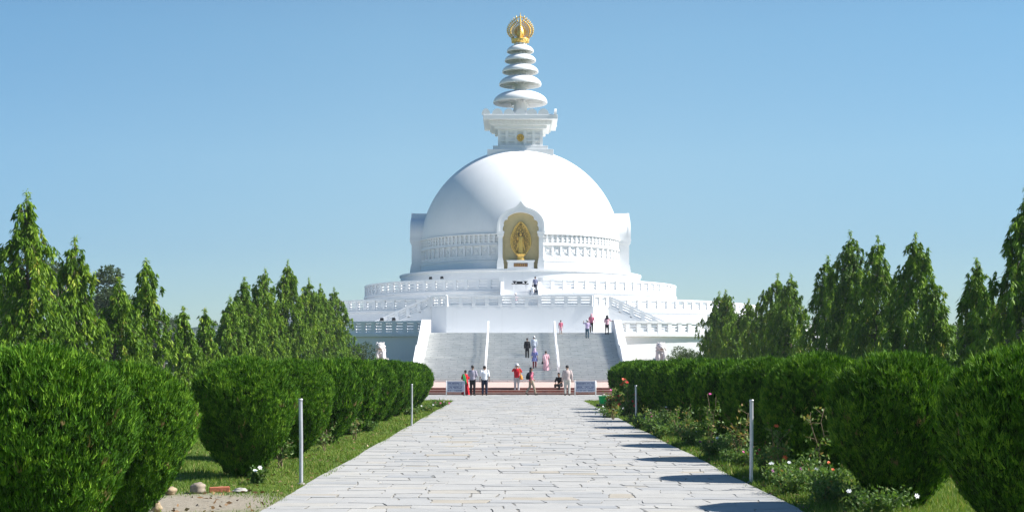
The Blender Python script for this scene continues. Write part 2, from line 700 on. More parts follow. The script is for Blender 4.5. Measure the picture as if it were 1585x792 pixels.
# terrace drums -------------------------------------------------------------
m = MB()
m.rings([(36, 0), (36, .5), (35.9, .52), (35.9, 4.22), (36.14, 4.26), (36.14, 4.5), (25, 4.5)], CX, CY, 220)
ter1 = part(m, 'lower_terrace', WHITE)
m = MB()
aop = math.asin(8.3 / 35.85)
balustrade_arc(m, 35.85, 4.5, 1.1, aop, 2 * PI - aop, 1.0)
part(m, 'balustrade', WHITE, ter1)
m = MB()
m.rings([(26, 4.5), (26, 6.78), (26.14, 6.82), (26.14, 7.0), (16, 7.0)], CX, CY, 180)
ter2 = part(m, 'middle_terrace', WHITE)
m = MB()
aop = math.asin(8.1 / 25.9)
balustrade_arc(m, 25.9, 7.0, 1.08, aop, 2 * PI - aop, 1.12)
part(m, 'balustrade', WHITE, ter2)
m = MB()
m.rings([(17.2, 7.0), (17.2, 8.98), (17.34, 9.02), (17.34, 9.2), (12, 9.2)], CX, CY, 160)
ter3 = part(m, 'upper_terrace', WHITE)
m = MB()
aop = math.asin(1.95 / 17.1)
balustrade_arc(m, 17.1, 9.2, 1.2, aop, 2 * PI - aop, 1.2)
for s in (-1, 1):
    x, y = arcpt(17.1, s * aop)
    m.box(x - .24, x + .24, y - .3, y + .3, 9.21, 10.47)
part(m, 'balustrade', WHITE, ter3)
m = MB()
m.rings([(13.3, 9.2), (13.3, 11.36), (13.42, 11.4), (13.42, 11.6), (10.5, 11.6)], CX, CY, 160)
part(m, 'dome_plinth', WHITE)

# projecting gallery with the two side flights ------------------------------
BX = .45
m = MB()
FY = 132.35
poly = [(BX - 6.68, FY), (BX + 6.68, FY), (BX + 8.1, FY + 1.6), (BX + 8.1, 138.5), (BX - 8.1, 138.5), (BX - 8.1, FY + 1.6)]
m.prism(poly, 'z', 4.5, 7.03)
gal = part(m, 'front_gallery', WHITE)
m = MB()
zt = 7.03
A = (BX - 8.0, FY + 1.72, zt)
B = (BX - 6.6, FY + .14, zt)
C_ = (BX + 6.6, FY + .14, zt)
D = (BX + 8.0, FY + 1.72, zt)
balustrade_line(m, B, C_, 1.08, 1.15)
balustrade_line(m, (A[0], A[1], zt + .003), (B[0], B[1], zt + .003), 1.084, 1.0)
balustrade_line(m, (C_[0], C_[1], zt + .003), (D[0], D[1], zt + .003), 1.084, 1.0)
part(m, 'balustrade', WHITE, gal)
for s in (-1, 1):
    m = MB()
    xs = BX + s * 8.1
    prof = [(xs - s * .2, 4.5), (xs - s * .2, 7.02)]
    n = 14
    for k in range(n):
        xa = xs + s * (k * .37 + .25)
        prof.append((xa, 7.02 - k * .18))
        prof.append((xa, 7.02 - (k + 1) * .18 + (.004 if k == n - 1 else 0)))
    prof.append((prof[-1][0], 4.5)) if abs(prof[-1][1] - 4.5) > .01 else None
    m.prism(prof, 'y', FY + 2.0, 139.6)
    # outer side wall follows the slope
    xe = xs + s * 5.4
    m.prism([(xs - s * .3, 4.5), (xs - s * .3, 7.1), (xs + s * .1, 7.1), (xe, 4.75), (xe, 4.5)], 'y', FY + 1.75, FY + 2.05)
    fl = part(m, 'side_flight', WHITE)
    m = MB()
    balustrade_line(m, (xs + s * .2, FY + 1.9, 7.02), (xe - s * .1, FY + 1.9, 4.72), 1.08, 1.05)
    part(m, 'balustrade', WHITE, fl)

# centre flight up to the third terrace --------------------------------------
m = MB()
prof = [(146, 7.0)]
for k in range(13):
    prof.append((140.9 + k * .31, 7.0 + k * .17))
    prof.append((140.9 + k * .31, 7.0 + (k + 1) * .17))
prof.append((146, 7.0 + 13 * .17))
m.prism([(p[0], p[1] + .004) for p in prof], 'x', CX - 1.7, CX + 1.7)
for s in (-1, 1):
    x = CX + s * 1.85
    m.prism([(140.6, 7.0), (140.6, 7.9), (144.9, 10.1), (145.2, 10.1), (145.2, 7.0)], 'x', x - .15, x + .15)
part(m, 'centre_flight', WHITE)

# grand staircase -------------------------------------------------------------
SX = .55
Y0S = 112.2
STEPS = []
y, z = Y0S, .42
for k in range(11):
    z += .171
    STEPS.append((y, z))
    y += .49
land0 = y
y += 1.5 - .49
for k in range(13):
    z += (4.505 - .42 - 11 * .171) / 13
    STEPS.append((y, z))
    y += .49


def stair_z(yy):
    zz = .42
    for (a, b_) in STEPS:
        if yy >= a:
            zz = b_
    return zz


m = MB()
prof = [(128.5, .42), (Y0S, .42)]
zp = .42
for (a, b_) in STEPS:
    prof.append((a, zp))
    prof.append((a, b_))
    zp = b_
prof.append((128.5, zp))
prof.pop(1)
m.prism(prof, 'x', SX - 7.95, SX + 7.95)
# nosings
stairs = part(m, 'grand_staircase', MARBLE)
m = MB()
for (a, b_) in STEPS:
    m.box(SX - 7.93, SX + 7.93, a - .045, a + .05, b_ - .045, b_ + .004)
part(m, 'step_nosing', plain('nosing_marble', (.74, .74, .72), .6, var=.14, scale=3), stairs)
for s in (-1, 1):
    m = MB()
    top = [(Y0S - 1.0, 1.35), (Y0S + .2, 1.50), (STEPS[10][0], STEPS[10][1] + 1.02), (STEPS[11][0], STEPS[10][1] + 1.12), (STEPS[-1][0], 5.62), (127.3, 5.66), (127.3, .42), (Y0S - 1.0, .42)]
    x0, x1 = sorted((SX + s * 7.9, SX + s * 8.55))
    m.prism(top, 'x', x0, x1)
    part(m, 'parapet', WHITE, stairs, bevel=.03)
for s in (-1, 1):
    m = MB()
    x = SX + s * 2.83
    line = [(Y0S - .1, .42 + .17), (STEPS[10][0], STEPS[10][1]), (STEPS[11][0], STEPS[10][1] + .05), (STEPS[-1][0], STEPS[-1][1]), (STEPS[-1][0] + .9, STEPS[-1][1])]
    for dx in (-.045, .045):
        m.tube([(x + dx, a, b_ + .98) for a, b_ in line], .032, 8)
        m.tube([(x + dx, a, b_ + .52) for a, b_ in line], .022, 8)
    for i in range(len(line) - 1):
        a, b_ = line[i], line[i + 1]
        L = math.hypot(b_[0] - a[0], b_[1] - a[1])
        n = max(1, round(L / 1.5))
        for k in range(n + (1 if i == len(line) - 2 else 0)):
            t_ = k / n
            yy = a[0] + (b_[0] - a[0]) * t_
            zz = a[1] + (b_[1] - a[1]) * t_
            m.box(x - .06, x + .06, yy - .03, yy + .03, zz - .25, zz + 1.0)
    part(m, 'handrail', WHITEPAINT, stairs)

# dome -------------------------------------------------------------------------
ZC, RS = 14.54, 11.15
m = MB()
prof = []
t0 = math.asin((15.47 - ZC) / RS)
for i in range(49):
    t_ = t0 + (PI / 2 - t0) * i / 48
    prof.append((max(.001, RS * math.cos(t_)), ZC + RS * math.sin(t_)))
m.lathe(prof, CX, CY, 192)
dome = part(m, 'dome', WHITE)
m = MB()
# frieze drum: ledges and panels
m.rings([(11.28, 11.6), (11.26, 12.0), (11.2, 12.5), (11.2, 12.56), (11.27, 12.58), (11.27, 12.66), (11.08, 12.70), (11.08, 13.17)], CX, CY, 192)
m.rings([(11.08, 13.17), (10.94, 13.17), (10.94, 14.19), (11.1, 14.19)], CX, CY, 192)
m.rings([(11.12, 14.2), (11.2, 14.22), (11.2, 14.30), (11.12, 14.32), (11.10, 14.50), (10.94, 14.50), (10.94, 15.34), (11.12, 15.34)], CX, CY, 192)
m.rings([(11.12, 15.33), (11.25, 15.36), (11.25, 15.44), (11.12, 15.47)], CX, CY, 192)
fr = part(m, 'frieze', WHITE)
m = MB()
nn = 124
for i in range(nn):
    a = 2 * PI * i / nn
    M = Matrix.Rotation(a, 3, 'Z')
    x, y = arcpt(11.02, a)
    m.obox((x, y, 14.92), (.1, .09, .425), M)
    x, y = arcpt(10.98, a + PI / nn)
    for dz in (-.13, .15):
        m.obox((x, y, 14.92 + dz), (.2, .06, .055), M @ Matrix.Rotation(PI / nn, 3, 'Z'))
part(m, 'slat_panel', WHITE, fr)
m = MB()
nn = 72
for i in range(nn):
    a = 2 * PI * (i + .5) / nn
    M = Matrix.Rotation(a, 3, 'Z')
    x, y = arcpt(11.02, a)
    m.obox((x, y, 13.68), (.11, .1, .505), M)
    a2 = a + PI / nn
    M = Matrix.Rotation(a2, 3, 'Z')
    x, y = arcpt(10.97, a2)
    for r_ in (PI / 4, -PI / 4):
        m.obox((x, y, 13.68), (.36, .05 + .004 * (r_ > 0), .05), M @ Matrix.Rotation(r_, 3, 'Y'))
    m.obox((x, y, 13.68), (.12, .075, .12), M @ Matrix.Rotation(PI / 4, 3, 'Y'))
    for q in (-.22, 0, .22):
        x, y = arcpt(11.08, a2 + q / 11.08)
        m.obox((x, y, 12.93), (.05, .05, .05), Matrix.Rotation(a2, 3, 'Z'))
part(m, 'relief_panel', WHITE, fr)

# niches on three sides --------------------------------------------------------
def arch_curve(hw, z_spring, h, lobes=False, ogee=False, n=28):
    """list of (x,z) from left springing to right springing"""
    pts = []
    for i in range(n + 1):
        a = PI - PI * i / n
        x = hw * math.cos(a)
        zz = z_spring + h * (abs(math.sin(a)) ** .85)
        if lobes:
            r_ = 1 - .09 * (math.exp(-((a - .62) / .10) ** 2) + math.exp(-((a - PI + .62) / .10) ** 2)) - .05 * (math.exp(-((a - .18) / .08) ** 2) + math.exp(-((a - PI + .18) / .08) ** 2))
            x *= r_
            zz = z_spring + (zz - z_spring) * r_
        if ogee:
            k = max(0, 1 - abs(x) / (hw * .34))
            zz += .62 * k * k
        pts.append((x, zz))
    return pts


def make_niche(rot):
    P0 = 11.6
    e = bpy.data.objects.new('niche', None)
    m = MB()
    # arch hood: ring between outer and inner curve, extruded from front plane back into the dome
    zs = 15.55
    outer = [(-2.42, zs)] + arch_curve(2.42, zs + .35, 2.1, ogee=True, n=72) + [(2.42, zs)]
    inner = [(-1.86, zs)] + arch_curve(1.86, zs + .25, 1.72, lobes=True, n=72) + [(1.86, zs)]
    yf, yb = -12.05, -9.6
    n = len(outer)
    vs = [(p[0], yf, p[1]) for p in outer] + [(p[0], yf, p[1]) for p in inner] + [(p[0], yb, p[1]) for p in outer] + [(p[0], yb, p[1]) for p in inner]
    fs = []
    for i in range(n - 1):
        fs.append((i, i + 1, n + i + 1, n + i))
        fs.append((i, 2 * n + i, 2 * n + i + 1, i + 1))
        fs.append((n + i, n + i + 1, 3 * n + i + 1, 3 * n + i))
    fs.append((0, n, 3 * n, 2 * n))
    fs.append((n - 1, 2 * n - 1, 4 * n - 1, 3 * n - 1))
    m.add(vs, fs)
    # raised moulding on the hood
    mo = [(p[0] * 1.0, p[1]) for p in outer]
    mi = [(p[0] * .93, zs + (p[1] - zs) * .95) for p in outer]
    vs = [(p[0] * 1.015, yf - .07, zs + (p[1] - zs) * 1.012) for p in outer] + [(p[0], yf - .07, p[1]) for p in mi] + [(p[0] * 1.015, yf + .2, zs + (p[1] - zs) * 1.012) for p in outer] + [(p[0], yf + .01, p[1]) for p in mi]
    fs = []
    for i in range(n - 1):
        fs.append((i, i + 1, n + i + 1, n + i))
        fs.append((i, 2 * n + i, 2 * n + i + 1, i + 1))
        fs.append((n + i, n + i + 1, 3 * n + i + 1, 3 * n + i))
    m.add(vs, fs)
    body = part_niche(m, 'arch_hood', WHITE, e)
    for s in (-1, 1):
        m = MB()
        x0, x1 = (-2.32, -1.88) if s < 0 else (1.88, 2.32)
        m.box(x0, x1, -11.95, -10.3, 11.6, 15.2)
        cxx = (x0 + x1) / 2
        for (w_, za, zb, pr) in ((.36, 11.6, 12.2, 12.12), (.32, 12.2, 12.55, 12.07), (.27, 12.55, 12.75, 12.03), (.27, 14.95, 15.08, 12.02), (.34, 15.08, 15.35, 12.09), (.40, 15.35, 15.56, 12.15)):
            m.box(cxx - w_, cxx + w_, -pr, -10.2, za + .001, zb)
        part_niche(m, 'pillar', WHITE, e)
    m = MB()
    # back wall, soffit follows the inner arch
    bw = [(-1.9, 11.6)] + [(p[0] * 1.02, p[1] + .03) for p in inner] + [(1.9, 11.6)]
    m.prism(bw, 'y', -11.36, -11.2)
    for s in (-1, 1):
        a_, b_ = sorted((s * 1.80, s * 1.86))
        m.box(a_, b_, -11.9, -11.36, 11.6, 15.6)
    part_niche(m, 'back_wall', OCHRE, e)
    m = MB()
    m.box(-1.35, 1.35, -12.0, -11.37, 11.602, 12.42)
    m.box(-1.45, 1.45, -12.08, -11.37, 12.42, 12.56)
    m.box(-1.42, 1.42, -12.05, -11.37, 11.601, 11.72)
    part_niche(m, 'pedestal', WHITE, e)
    if rot != 0:
        COL.objects.link(e)
        e.parent = pag
        e.rotation_euler = (0, 0, rot)
        return e
    m = MB()
    m.box(-.72, .72, -12.03, -11.99, 11.88, 12.26)
    pq = part_niche(m, 'name_plaque', plain('plaque_maroon', (.16, .07, .05), .5), e)
    r = random.Random(4)
    for k in range(7):
        m = MB()
        cx_ = -.57 + k * .19
        for q in range(5):
            if q % 2:
                xx = cx_ + r.uniform(-.04, .04)
                m.box(xx - .012, xx + .012, -12.045, -12.029, 11.95 + r.uniform(0, .06), 12.19 - r.uniform(0, .06))
            else:
                zz = 11.97 + q * .05 + r.uniform(-.01, .01)
                m.box(cx_ - .06, cx_ + .06, -12.043, -12.029, zz - .011, zz + .011)
        part_niche(m, 'gold_character', GOLD_SOFT, e)
    COL.objects.link(e)
    e.parent = pag
    e.rotation_euler = (0, 0, rot)
    return e


def part_niche(mb, name, mat, e):
    o = mb.build(name, mat)
    o.parent = e
    return o


for rot in (0, PI / 2, -PI / 2, PI):
    make_niche(rot)

# golden statue in the front niche --------------------------------------------
def make_statue(ox, oy, rz, label):
    st = empty('golden_statue', (ox, oy, 12.56), rz)
    tag(st, label, 'statue')
    m = MB()
    prof = [(.44, 0), (.46, .05), (.40, .14), (.34, .3), (.36, .42), (.46, .52), (.56, .6), (.6, .66), (.5, .74), (.30, .78), (.001, .78)]
    m.lathe(prof, 0, -.02, 28)
    for k in range(14):
        a = 2 * PI * k / 14
        m.ball((.52 * math.sin(a), -.02 - .52 * math.cos(a), .66), (.10, .06, .09), 8, 6, Matrix.Rotation(a, 3, 'Z'))
    m.v = [(p[0], p[1] * .52, p[2]) for p in m.v]
    m.build('lotus_base', GOLD_SOFT, st)
    # pointed oval halo with pierced cells
    m = MB()
    H0, H1 = .62, 3.98

    def half(z_):
        t_ = (z_ - H0) / (H1 - H0)
        return 1.08 * (max(0, math.sin(PI * min(1, (t_ ** .86) * .97 + .03))) ** .62) * (1 - .12 * t_)
    zz = [H0 + (H1 - H0) * i / 36 for i in range(37)]
    L_ = [(-half(z_), z_) for z_ in zz]
    R_ = [(half(z_), z_) for z_ in zz]
    for side in (L_, R_):
        m.tube([(p[0], .20, p[1]) for p in side], .07, 8)
        m.tube([(p[0] * .86, .20, H0 + .1 + (p[1] - H0) * .93) for p in side], .035, 6)
    rows = 15
    for i in range(1, rows):
        z_ = H0 + .1 + (H1 - H0 - .3) * i / rows
        hw = half(z_) * .9
        n = max(1, int(hw / .17))
        for k in range(-n, n + 1):
            if abs(k) < 2 and z_ < 2.9:
                continue
            x = k * hw / (n + .3)
            # small curled flames and attendant buddhas
            r_ = .075 if (i + k) % 2 else .055
            ring = [(x + r_ * math.cos(q * PI / 4), .2, z_ + r_ * 1.2 * math.sin(q * PI / 4)) for q in range(9)]
            m.tube(ring, .024, 5, False)
            if (i + k) % 3 == 0:
                m.ball((x, .16, z_), (.05, .04, .08), 8, 6)
    m.build('halo', GOLD, st)
    m = MB()
    q_ = [(p[0] * .97, p[1]) for p in L_] + [(p[0] * .97, p[1]) for p in R_[::-1]]
    m.prism(q_, 'y', .25, .28)
    m.build('halo_sheet', plain('old_gold', (.20, .14, .05), .5, .2, var=.3), st)
    # robed standing figure
    m = MB()
    zs_ = [.78, .95, 1.3, 1.7, 2.0, 2.25, 2.42, 2.5]
    wx = [.30, .27, .24, .25, .23, .27, .24, .10]
    wy = [.15, .14, .13, .14, .13, .14, .11, .08]
    vs = []
    nseg = 20
    for z_, a_, b_ in zip(zs_, wx, wy):
        for j in range(nseg):
            q = 2 * PI * j / nseg
            f_ = 1 + .05 * math.sin(q * 7) * (z_ < 1.9)
            vs.append((a_ * math.cos(q) * f_, b_ * math.sin(q) * f_, z_))
    fs = [(i * nseg + j, i * nseg + (j + 1) % nseg, (i + 1) * nseg + (j + 1) % nseg, (i + 1) * nseg + j) for i in range(len(zs_) - 1) for j in range(nseg)]
    m.add(vs, fs, True)
    m.ball((0, 0, 2.68), (.125, .13, .17), 14, 10)
    m.ball((0, .01, 2.86), (.06, .06, .06), 10, 6)
    m.ball((0, -.13, 2.67), (.018, .03, .035), 6, 5)
    for s in (-1, 1):
        m.ball((s * .125, 0, 2.66), (.02, .03, .06), 6, 5)
    m.tube([(.25, 0, 2.36), (.36, -.02, 2.1), (.30, -.12, 1.88), (.27, -.16, 1.80)], [.085, .07, .05, .03], 8)
    m.tube([(-.25, 0, 2.36), (-.35, -.04, 2.12), (-.33, -.12, 2.35), (-.32, -.15, 2.48)], [.085, .07, .05, .03], 8)
    for s, zb in ((1, 1.80), (-1, 2.48)):
        for k in range(5):
            dx = (k - 2) * .018
            dz = (-.09 if s > 0 else .09)
            m.tube([(s * .28 + dx - (.03 if s < 0 else 0), -.16, zb), (s * .28 + dx * 1.3 - (.03 if s < 0 else 0), -.17, zb + dz)], [.012, .008], 5)
    for s in (-1, 1):
        m.prism([(s * .24, 2.0), (s * .48, 1.1), (s * .40, 1.0), (s * .2, 1.5)][::s], 'y', -.05, .05)
    m.build('figure', GOLD_SOFT, st)
    return st


make_statue(CX, CY - 11.72, 0, 'golden standing buddha with pierced oval halo on a lotus in the front niche')

# harmika ---------------------------------------------------------------------
def sq(mb, hw, z0, z1):
    mb.box(CX - hw, CX + hw, CY - hw, CY + hw, z0, z1)


m = MB()
sq(m, 3.6, 24.0, 25.25)
sq(m, 3.0, 25.25, 25.72)
sq(m, 2.30, 25.72, 27.7)
sq(m, 2.85, 27.62, 27.98)
sq(m, 3.25, 27.98, 28.47)
sq(m, 4.05, 28.47, 28.92)
sq(m, 3.5, 28.92, 29.10)
harm = part(m, 'harmika', WHITE, bevel=.02)
m = MB()
for k in range(4):
    M = Matrix.Rotation(k * PI / 2, 3, 'Z')

    def B(x0, x1, y0, y1, z0, z1):
        c = M @ Vector(((x0 + x1) / 2, (y0 + y1) / 2, 0))
        m.obox((CX + c.x, CY + c.y, (z0 + z1) / 2), ((x1 - x0) / 2, (y1 - y0) / 2, (z1 - z0) / 2), M)
    # lattice of five bays and three rows
    for i in range(6):
        xx = -2.45 + i * .98 * 1.0
        wd = .17 if 0 < i < 5 else .16
        xx = max(-2.29, min(2.29, xx))
        B(xx - wd, xx + wd, -2.46, -2.3, 25.724, 27.618)
    for zz in (25.724, 26.25, 26.86, 27.42):
        B(-2.2, 2.2, -2.43, -2.3, zz, zz + .2 - (.003 if zz > 27.4 else 0))
    # dentils
    for i in range(14):
        xx = -3.05 + i * 6.1 / 13
        B(xx - .11, xx + .11, -3.42, -3.25, 28.12, 28.46)
part(m, 'lattice', WHITE, harm)
for k in range(4):
    m = MB()
    M = Matrix.Rotation(k * PI / 2, 3, 'Z')
    for i in range(7):
        w_ = .58 if i not in (0, 6) else .45
        xx = -3.75 + i * 1.25
        if i == 6:
            continue
        pts = [(-w_, 0)] + [(-w_ * math.cos(q * PI / 10), .12 + .5 * math.sin(q * PI / 10) * (1 + .15 * math.sin(q * PI / 10))) for q in range(11)] + [(w_, 0)]
        vs = []
        for yy in (-3.95, -3.70):
            for p in pts:
                c = M @ Vector((xx + p[0], yy, 0))
                vs.append((CX + c.x, CY + c.y, 28.921 + p[1]))
        n = len(pts)
        m.add(vs, [tuple(range(n)), tuple(range(2 * n - 1, n - 1, -1))] + [(i_, i_ + n, (i_ + 1) % n + n, (i_ + 1) % n) for i_ in range(n)])
    part(m, 'petal_crest', WHITE, harm)
m = MB()
ring = lambda r_, y_: [(CX + r_ * math.cos(q * PI / 12), CY - 2.46 - y_, 26.68 + r_ * math.sin(q * PI / 12)) for q in range(25)]
m.tube(ring(.36, .06), .05, 6, False)
m.tube(ring(.2, .07), .03, 6, False)
for q in range(8):
    a = q * PI / 4
    m.ball((CX + .29 * math.cos(a), CY - 2.52, 26.68 + .29 * math.sin(a)), (.1, .05, .1), 8, 6)
m.ball((CX, CY - 2.52, 26.68), (.15, .08, .15), 12, 8)
m.lathe([(.001, 0), (.34, 0), (.34, .03), (.001, .03)], 0, 0, 24)
k0 = len(m.v) - 24 * 4
m.v[k0:] = [(CX + p[0], CY - 2.46 - p[2], 26.68 + p[1]) for p in m.v[k0:]]
part(m, 'round_emblem', GOLD_SOFT, harm)

# spire ------------------------------------------------------------------------
m = MB()
m.lathe([(1.7, 29.05), (1.6, 29.3), (1.0, 29.55), (.85, 29.9), (.72, 30.4), (.66, 31.2), (.6, 34.0), (.46, 37.1), (.42, 37.5), (.001, 37.5)], CX, CY, 40)
for k in range(12):
    a = 2 * PI * k / 12
    x, y = arcpt(1.45, a)
    m.ball((x, y, 29.42), (.42, .16, .36), 10, 8, Matrix.Rotation(a, 3, 'Z'))
spire = part(m, 'spire_column', WHITE)
for (R, zr, zt_) in ((3.02, 30.85, 32.25), (2.36, 32.85, 34.0), (2.02, 34.28, 35.25), (1.74, 35.5, 36.38), (1.50, 36.55, 37.38)):
    m = MB()
    h = zt_ - zr
    prof = [(.54, zr + h * .80), (R * .55, zr + h * .74), (R * .78, zr + h * .58), (R * .90, zr + h * .34), (R * .95, zr + .02), (R * .99, zr)]
    for i in range(15):
        a = PI / 2 * i / 14
        prof.append((max(.3, R * (math.cos(a) ** .88)) if i else R, zr + .06 + (h - .06) * (math.sin(a) ** 1.0)))
    m.lathe(prof, CX, CY, 64)
    d = part(m, 'spire_ring', WHITE)
    m = MB()
    for k in range(8):
        a = 2 * PI * (k + .5) / 8
        M = Matrix.Rotation(a, 3, 'Z')
        p0, p1 = arcpt(.5, a), arcpt(R * .86, a)
        t2 = .09
        nrm = Vector((math.cos(a), math.sin(a), 0)) * t2
        vs = []
        for (p, zb, ztp) in ((p0, zr + .05 * h, zr + h * .75), (arcpt(R * .5, a), zr + .12 * h, zr + h * .66), (p1, zr + .05 * h, zr + h * .26)):
            for s in (-1, 1):
                vs.append((p[0] + s * nrm.x, p[1] + s * nrm.y, zb))
                vs.append((p[0] + s * nrm.x, p[1] + s * nrm.y, ztp))
        m.add(vs, [(0, 1, 5, 4), (4, 5, 9, 8), (2, 6, 7, 3), (6, 10, 11, 7), (0, 4, 6, 2), (4, 8, 10, 6), (8, 9, 11, 10)])
    part(m, 'underside_rib', WHITE, d)
    m = MB()
    for k in range(10):
        a = 2 * PI * k / 10
        x, y = arcpt(.62, a)
        m.ball((x, y, zt_ + .05), (.2, .1, .16), 8, 6, Matrix.Rotation(a, 3, 'Z'))
    part(m, 'lotus_collar', WHITE, d)

GOLD_FLAME = plain('flame_gold', (.70, .47, .11), .4, .25, var=.2)
# finial -----------------------------------------------------------------------
m = MB()
m.lathe([(.45, 37.35), (.62, 37.5), (.9, 37.72), (1.05, 37.95), (.98, 38.0), (.6, 37.95), (.5, 38.1), (.001, 38.1)], CX, CY, 32)
for k in range(16):
    a = 2 * PI * k / 16
    x, y = arcpt(.86, a)
    m.ball((x, y, 37.82), (.16, .09, .22), 8, 6, Matrix.Rotation(a, 3, 'Z') @ Matrix.Rotation(-.5, 3, 'X'))
fin = part(m, 'finial', GOLD)
m = MB()
prof = []
for i in range(25):
    t_ = i / 24
    prof.append((max(.001, .52 * math.sin(PI * t_ ** .7) ** .9 * (1 - .35 * t_)), 38.05 + 1.75 * t_))
m.lathe(prof, CX, CY, 28)
part(m, 'jewel', GOLD, fin)


def flame_panel(mb, along):
    def P(x, z_, y_=0):
        return (CX + x, CY + y_, z_) if along else (CX + y_, CY + x, z_)

    def half(t_):
        return 1.36 * (math.sin(PI * min(1, .08 + .92 * t_ ** .8)) ** .7)
    zz = [(i / 26) for i in range(27)]
    C0 = (0, 38.75)
    out = [(half(t_), 37.95 + 2.6 * t_) for t_ in zz]
    for s in (-1, 1):
        mb.tube([P(s * p[0], p[1]) for p in out], .06, 6)
        mb.tube([P(s * p[0] * .62, C0[1] + (p[1] - C0[1]) * .66) for p in out], .05, 6)
        for i in range(2, 26, 2):
            p = out[i]
            dx, dz = p[0], p[1] - C0[1]
            L = math.hypot(dx, dz)
            # rays ending in flame buds outside the rim
            mb.tube([P(s * dx * .28, C0[1] + dz * .28), P(s * dx * .7, C0[1] + dz * .7 + .05), P(s * dx, p[1])], [.035, .05, .05], 5)
            mb.ball(P(s * dx * .82, C0[1] + dz * .82), (.13, .13, .13), 8, 6)
            mb.ball(P(s * dx * .45, C0[1] + dz * .45), (.10, .10, .10), 8, 6)
            mb.tube([P(s * dx * .98, p[1]), P(s * (dx + .10 * dx / L + .03), p[1] + .10 * dz / L + .05), P(s * (dx + .12 * dx / L), p[1] + .14 * dz / L + .20)], [.09, .07, .012], 6)
    mb.tube([P(0, 38.0), P(0, 40.5), P(0, 41.0)], [.11, .08, .01], 6)


for al in (True, False):
    m = MB()
    flame_panel(m, al)
    part(m, 'flame_screen', GOLD_FLAME, fin)
# ------------------------------------------------------------------ vegetation
def frame_from(d, r):
    """d: (n,3) unit directions -> two perpendicular unit vectors with a random spin"""
    ref = np.where(np.abs(d[:, 2:3]) > .95, np.array([[1., 0, 0]]), np.array([[0, 0, 1.]]))
    x = np.cross(d, ref)
    x /= np.linalg.norm(x, axis=1, keepdims=True) + 1e-9
    y = np.cross(d, x)
    a = r.uniform(0, 2 * PI, len(d))[:, None]
    return x * np.cos(a) + y * np.sin(a), -x * np.sin(a) + y * np.cos(a)


def tri_blades(p, d, L, W, r):
    x, _ = frame_from(d, r)
    V = np.empty((len(p), 3, 3))
    V[:, 0] = p - x * W[:, None] / 2
    V[:, 1] = p + x * W[:, None] / 2
    V[:, 2] = p + d * L[:, None]
    return V.reshape(-1, 3)


def quad_leaves(p, d, L, W, r):
    x, y = frame_from(d, r)
    V = np.empty((len(p), 4, 3))
    V[:, 0] = p
    V[:, 1] = p + d * (L * .42)[:, None] + x * W[:, None] / 2 + y * W[:, None] * .15
    V[:, 2] = p + d * L[:, None]
    V[:, 3] = p + d * (L * .42)[:, None] - x * W[:, None] / 2 + y * W[:, None] * .15
    return V.reshape(-1, 3)


def unit(v):
    return v / (np.linalg.norm(v, axis=1, keepdims=True) + 1e-9)


def lump(az, z, seed):
    """smooth random relief for a clipped shrub"""
    r = np.random.default_rng(seed)
    out = np.zeros_like(az)
    for k in range(9):
        fa, fz, ph, ph2 = r.integers(1, 9), r.uniform(1.5, 9), r.uniform(0, 6.3), r.uniform(0, 6.3)
        out += np.sin(fa * az + ph + .8 * np.sin(z * 2 + ph2)) * np.sin(fz * z + ph2) / (1 + .25 * fa)
    return out / 3


SH_Z = np.array([0, .12, .3, .55, .9, 1.2, 1.45, 1.62, 1.74, 1.82, 1.86])
SH_R = np.array([.20, .33, .47, .62, .76, .81, .765, .65, .49, .30, .02])


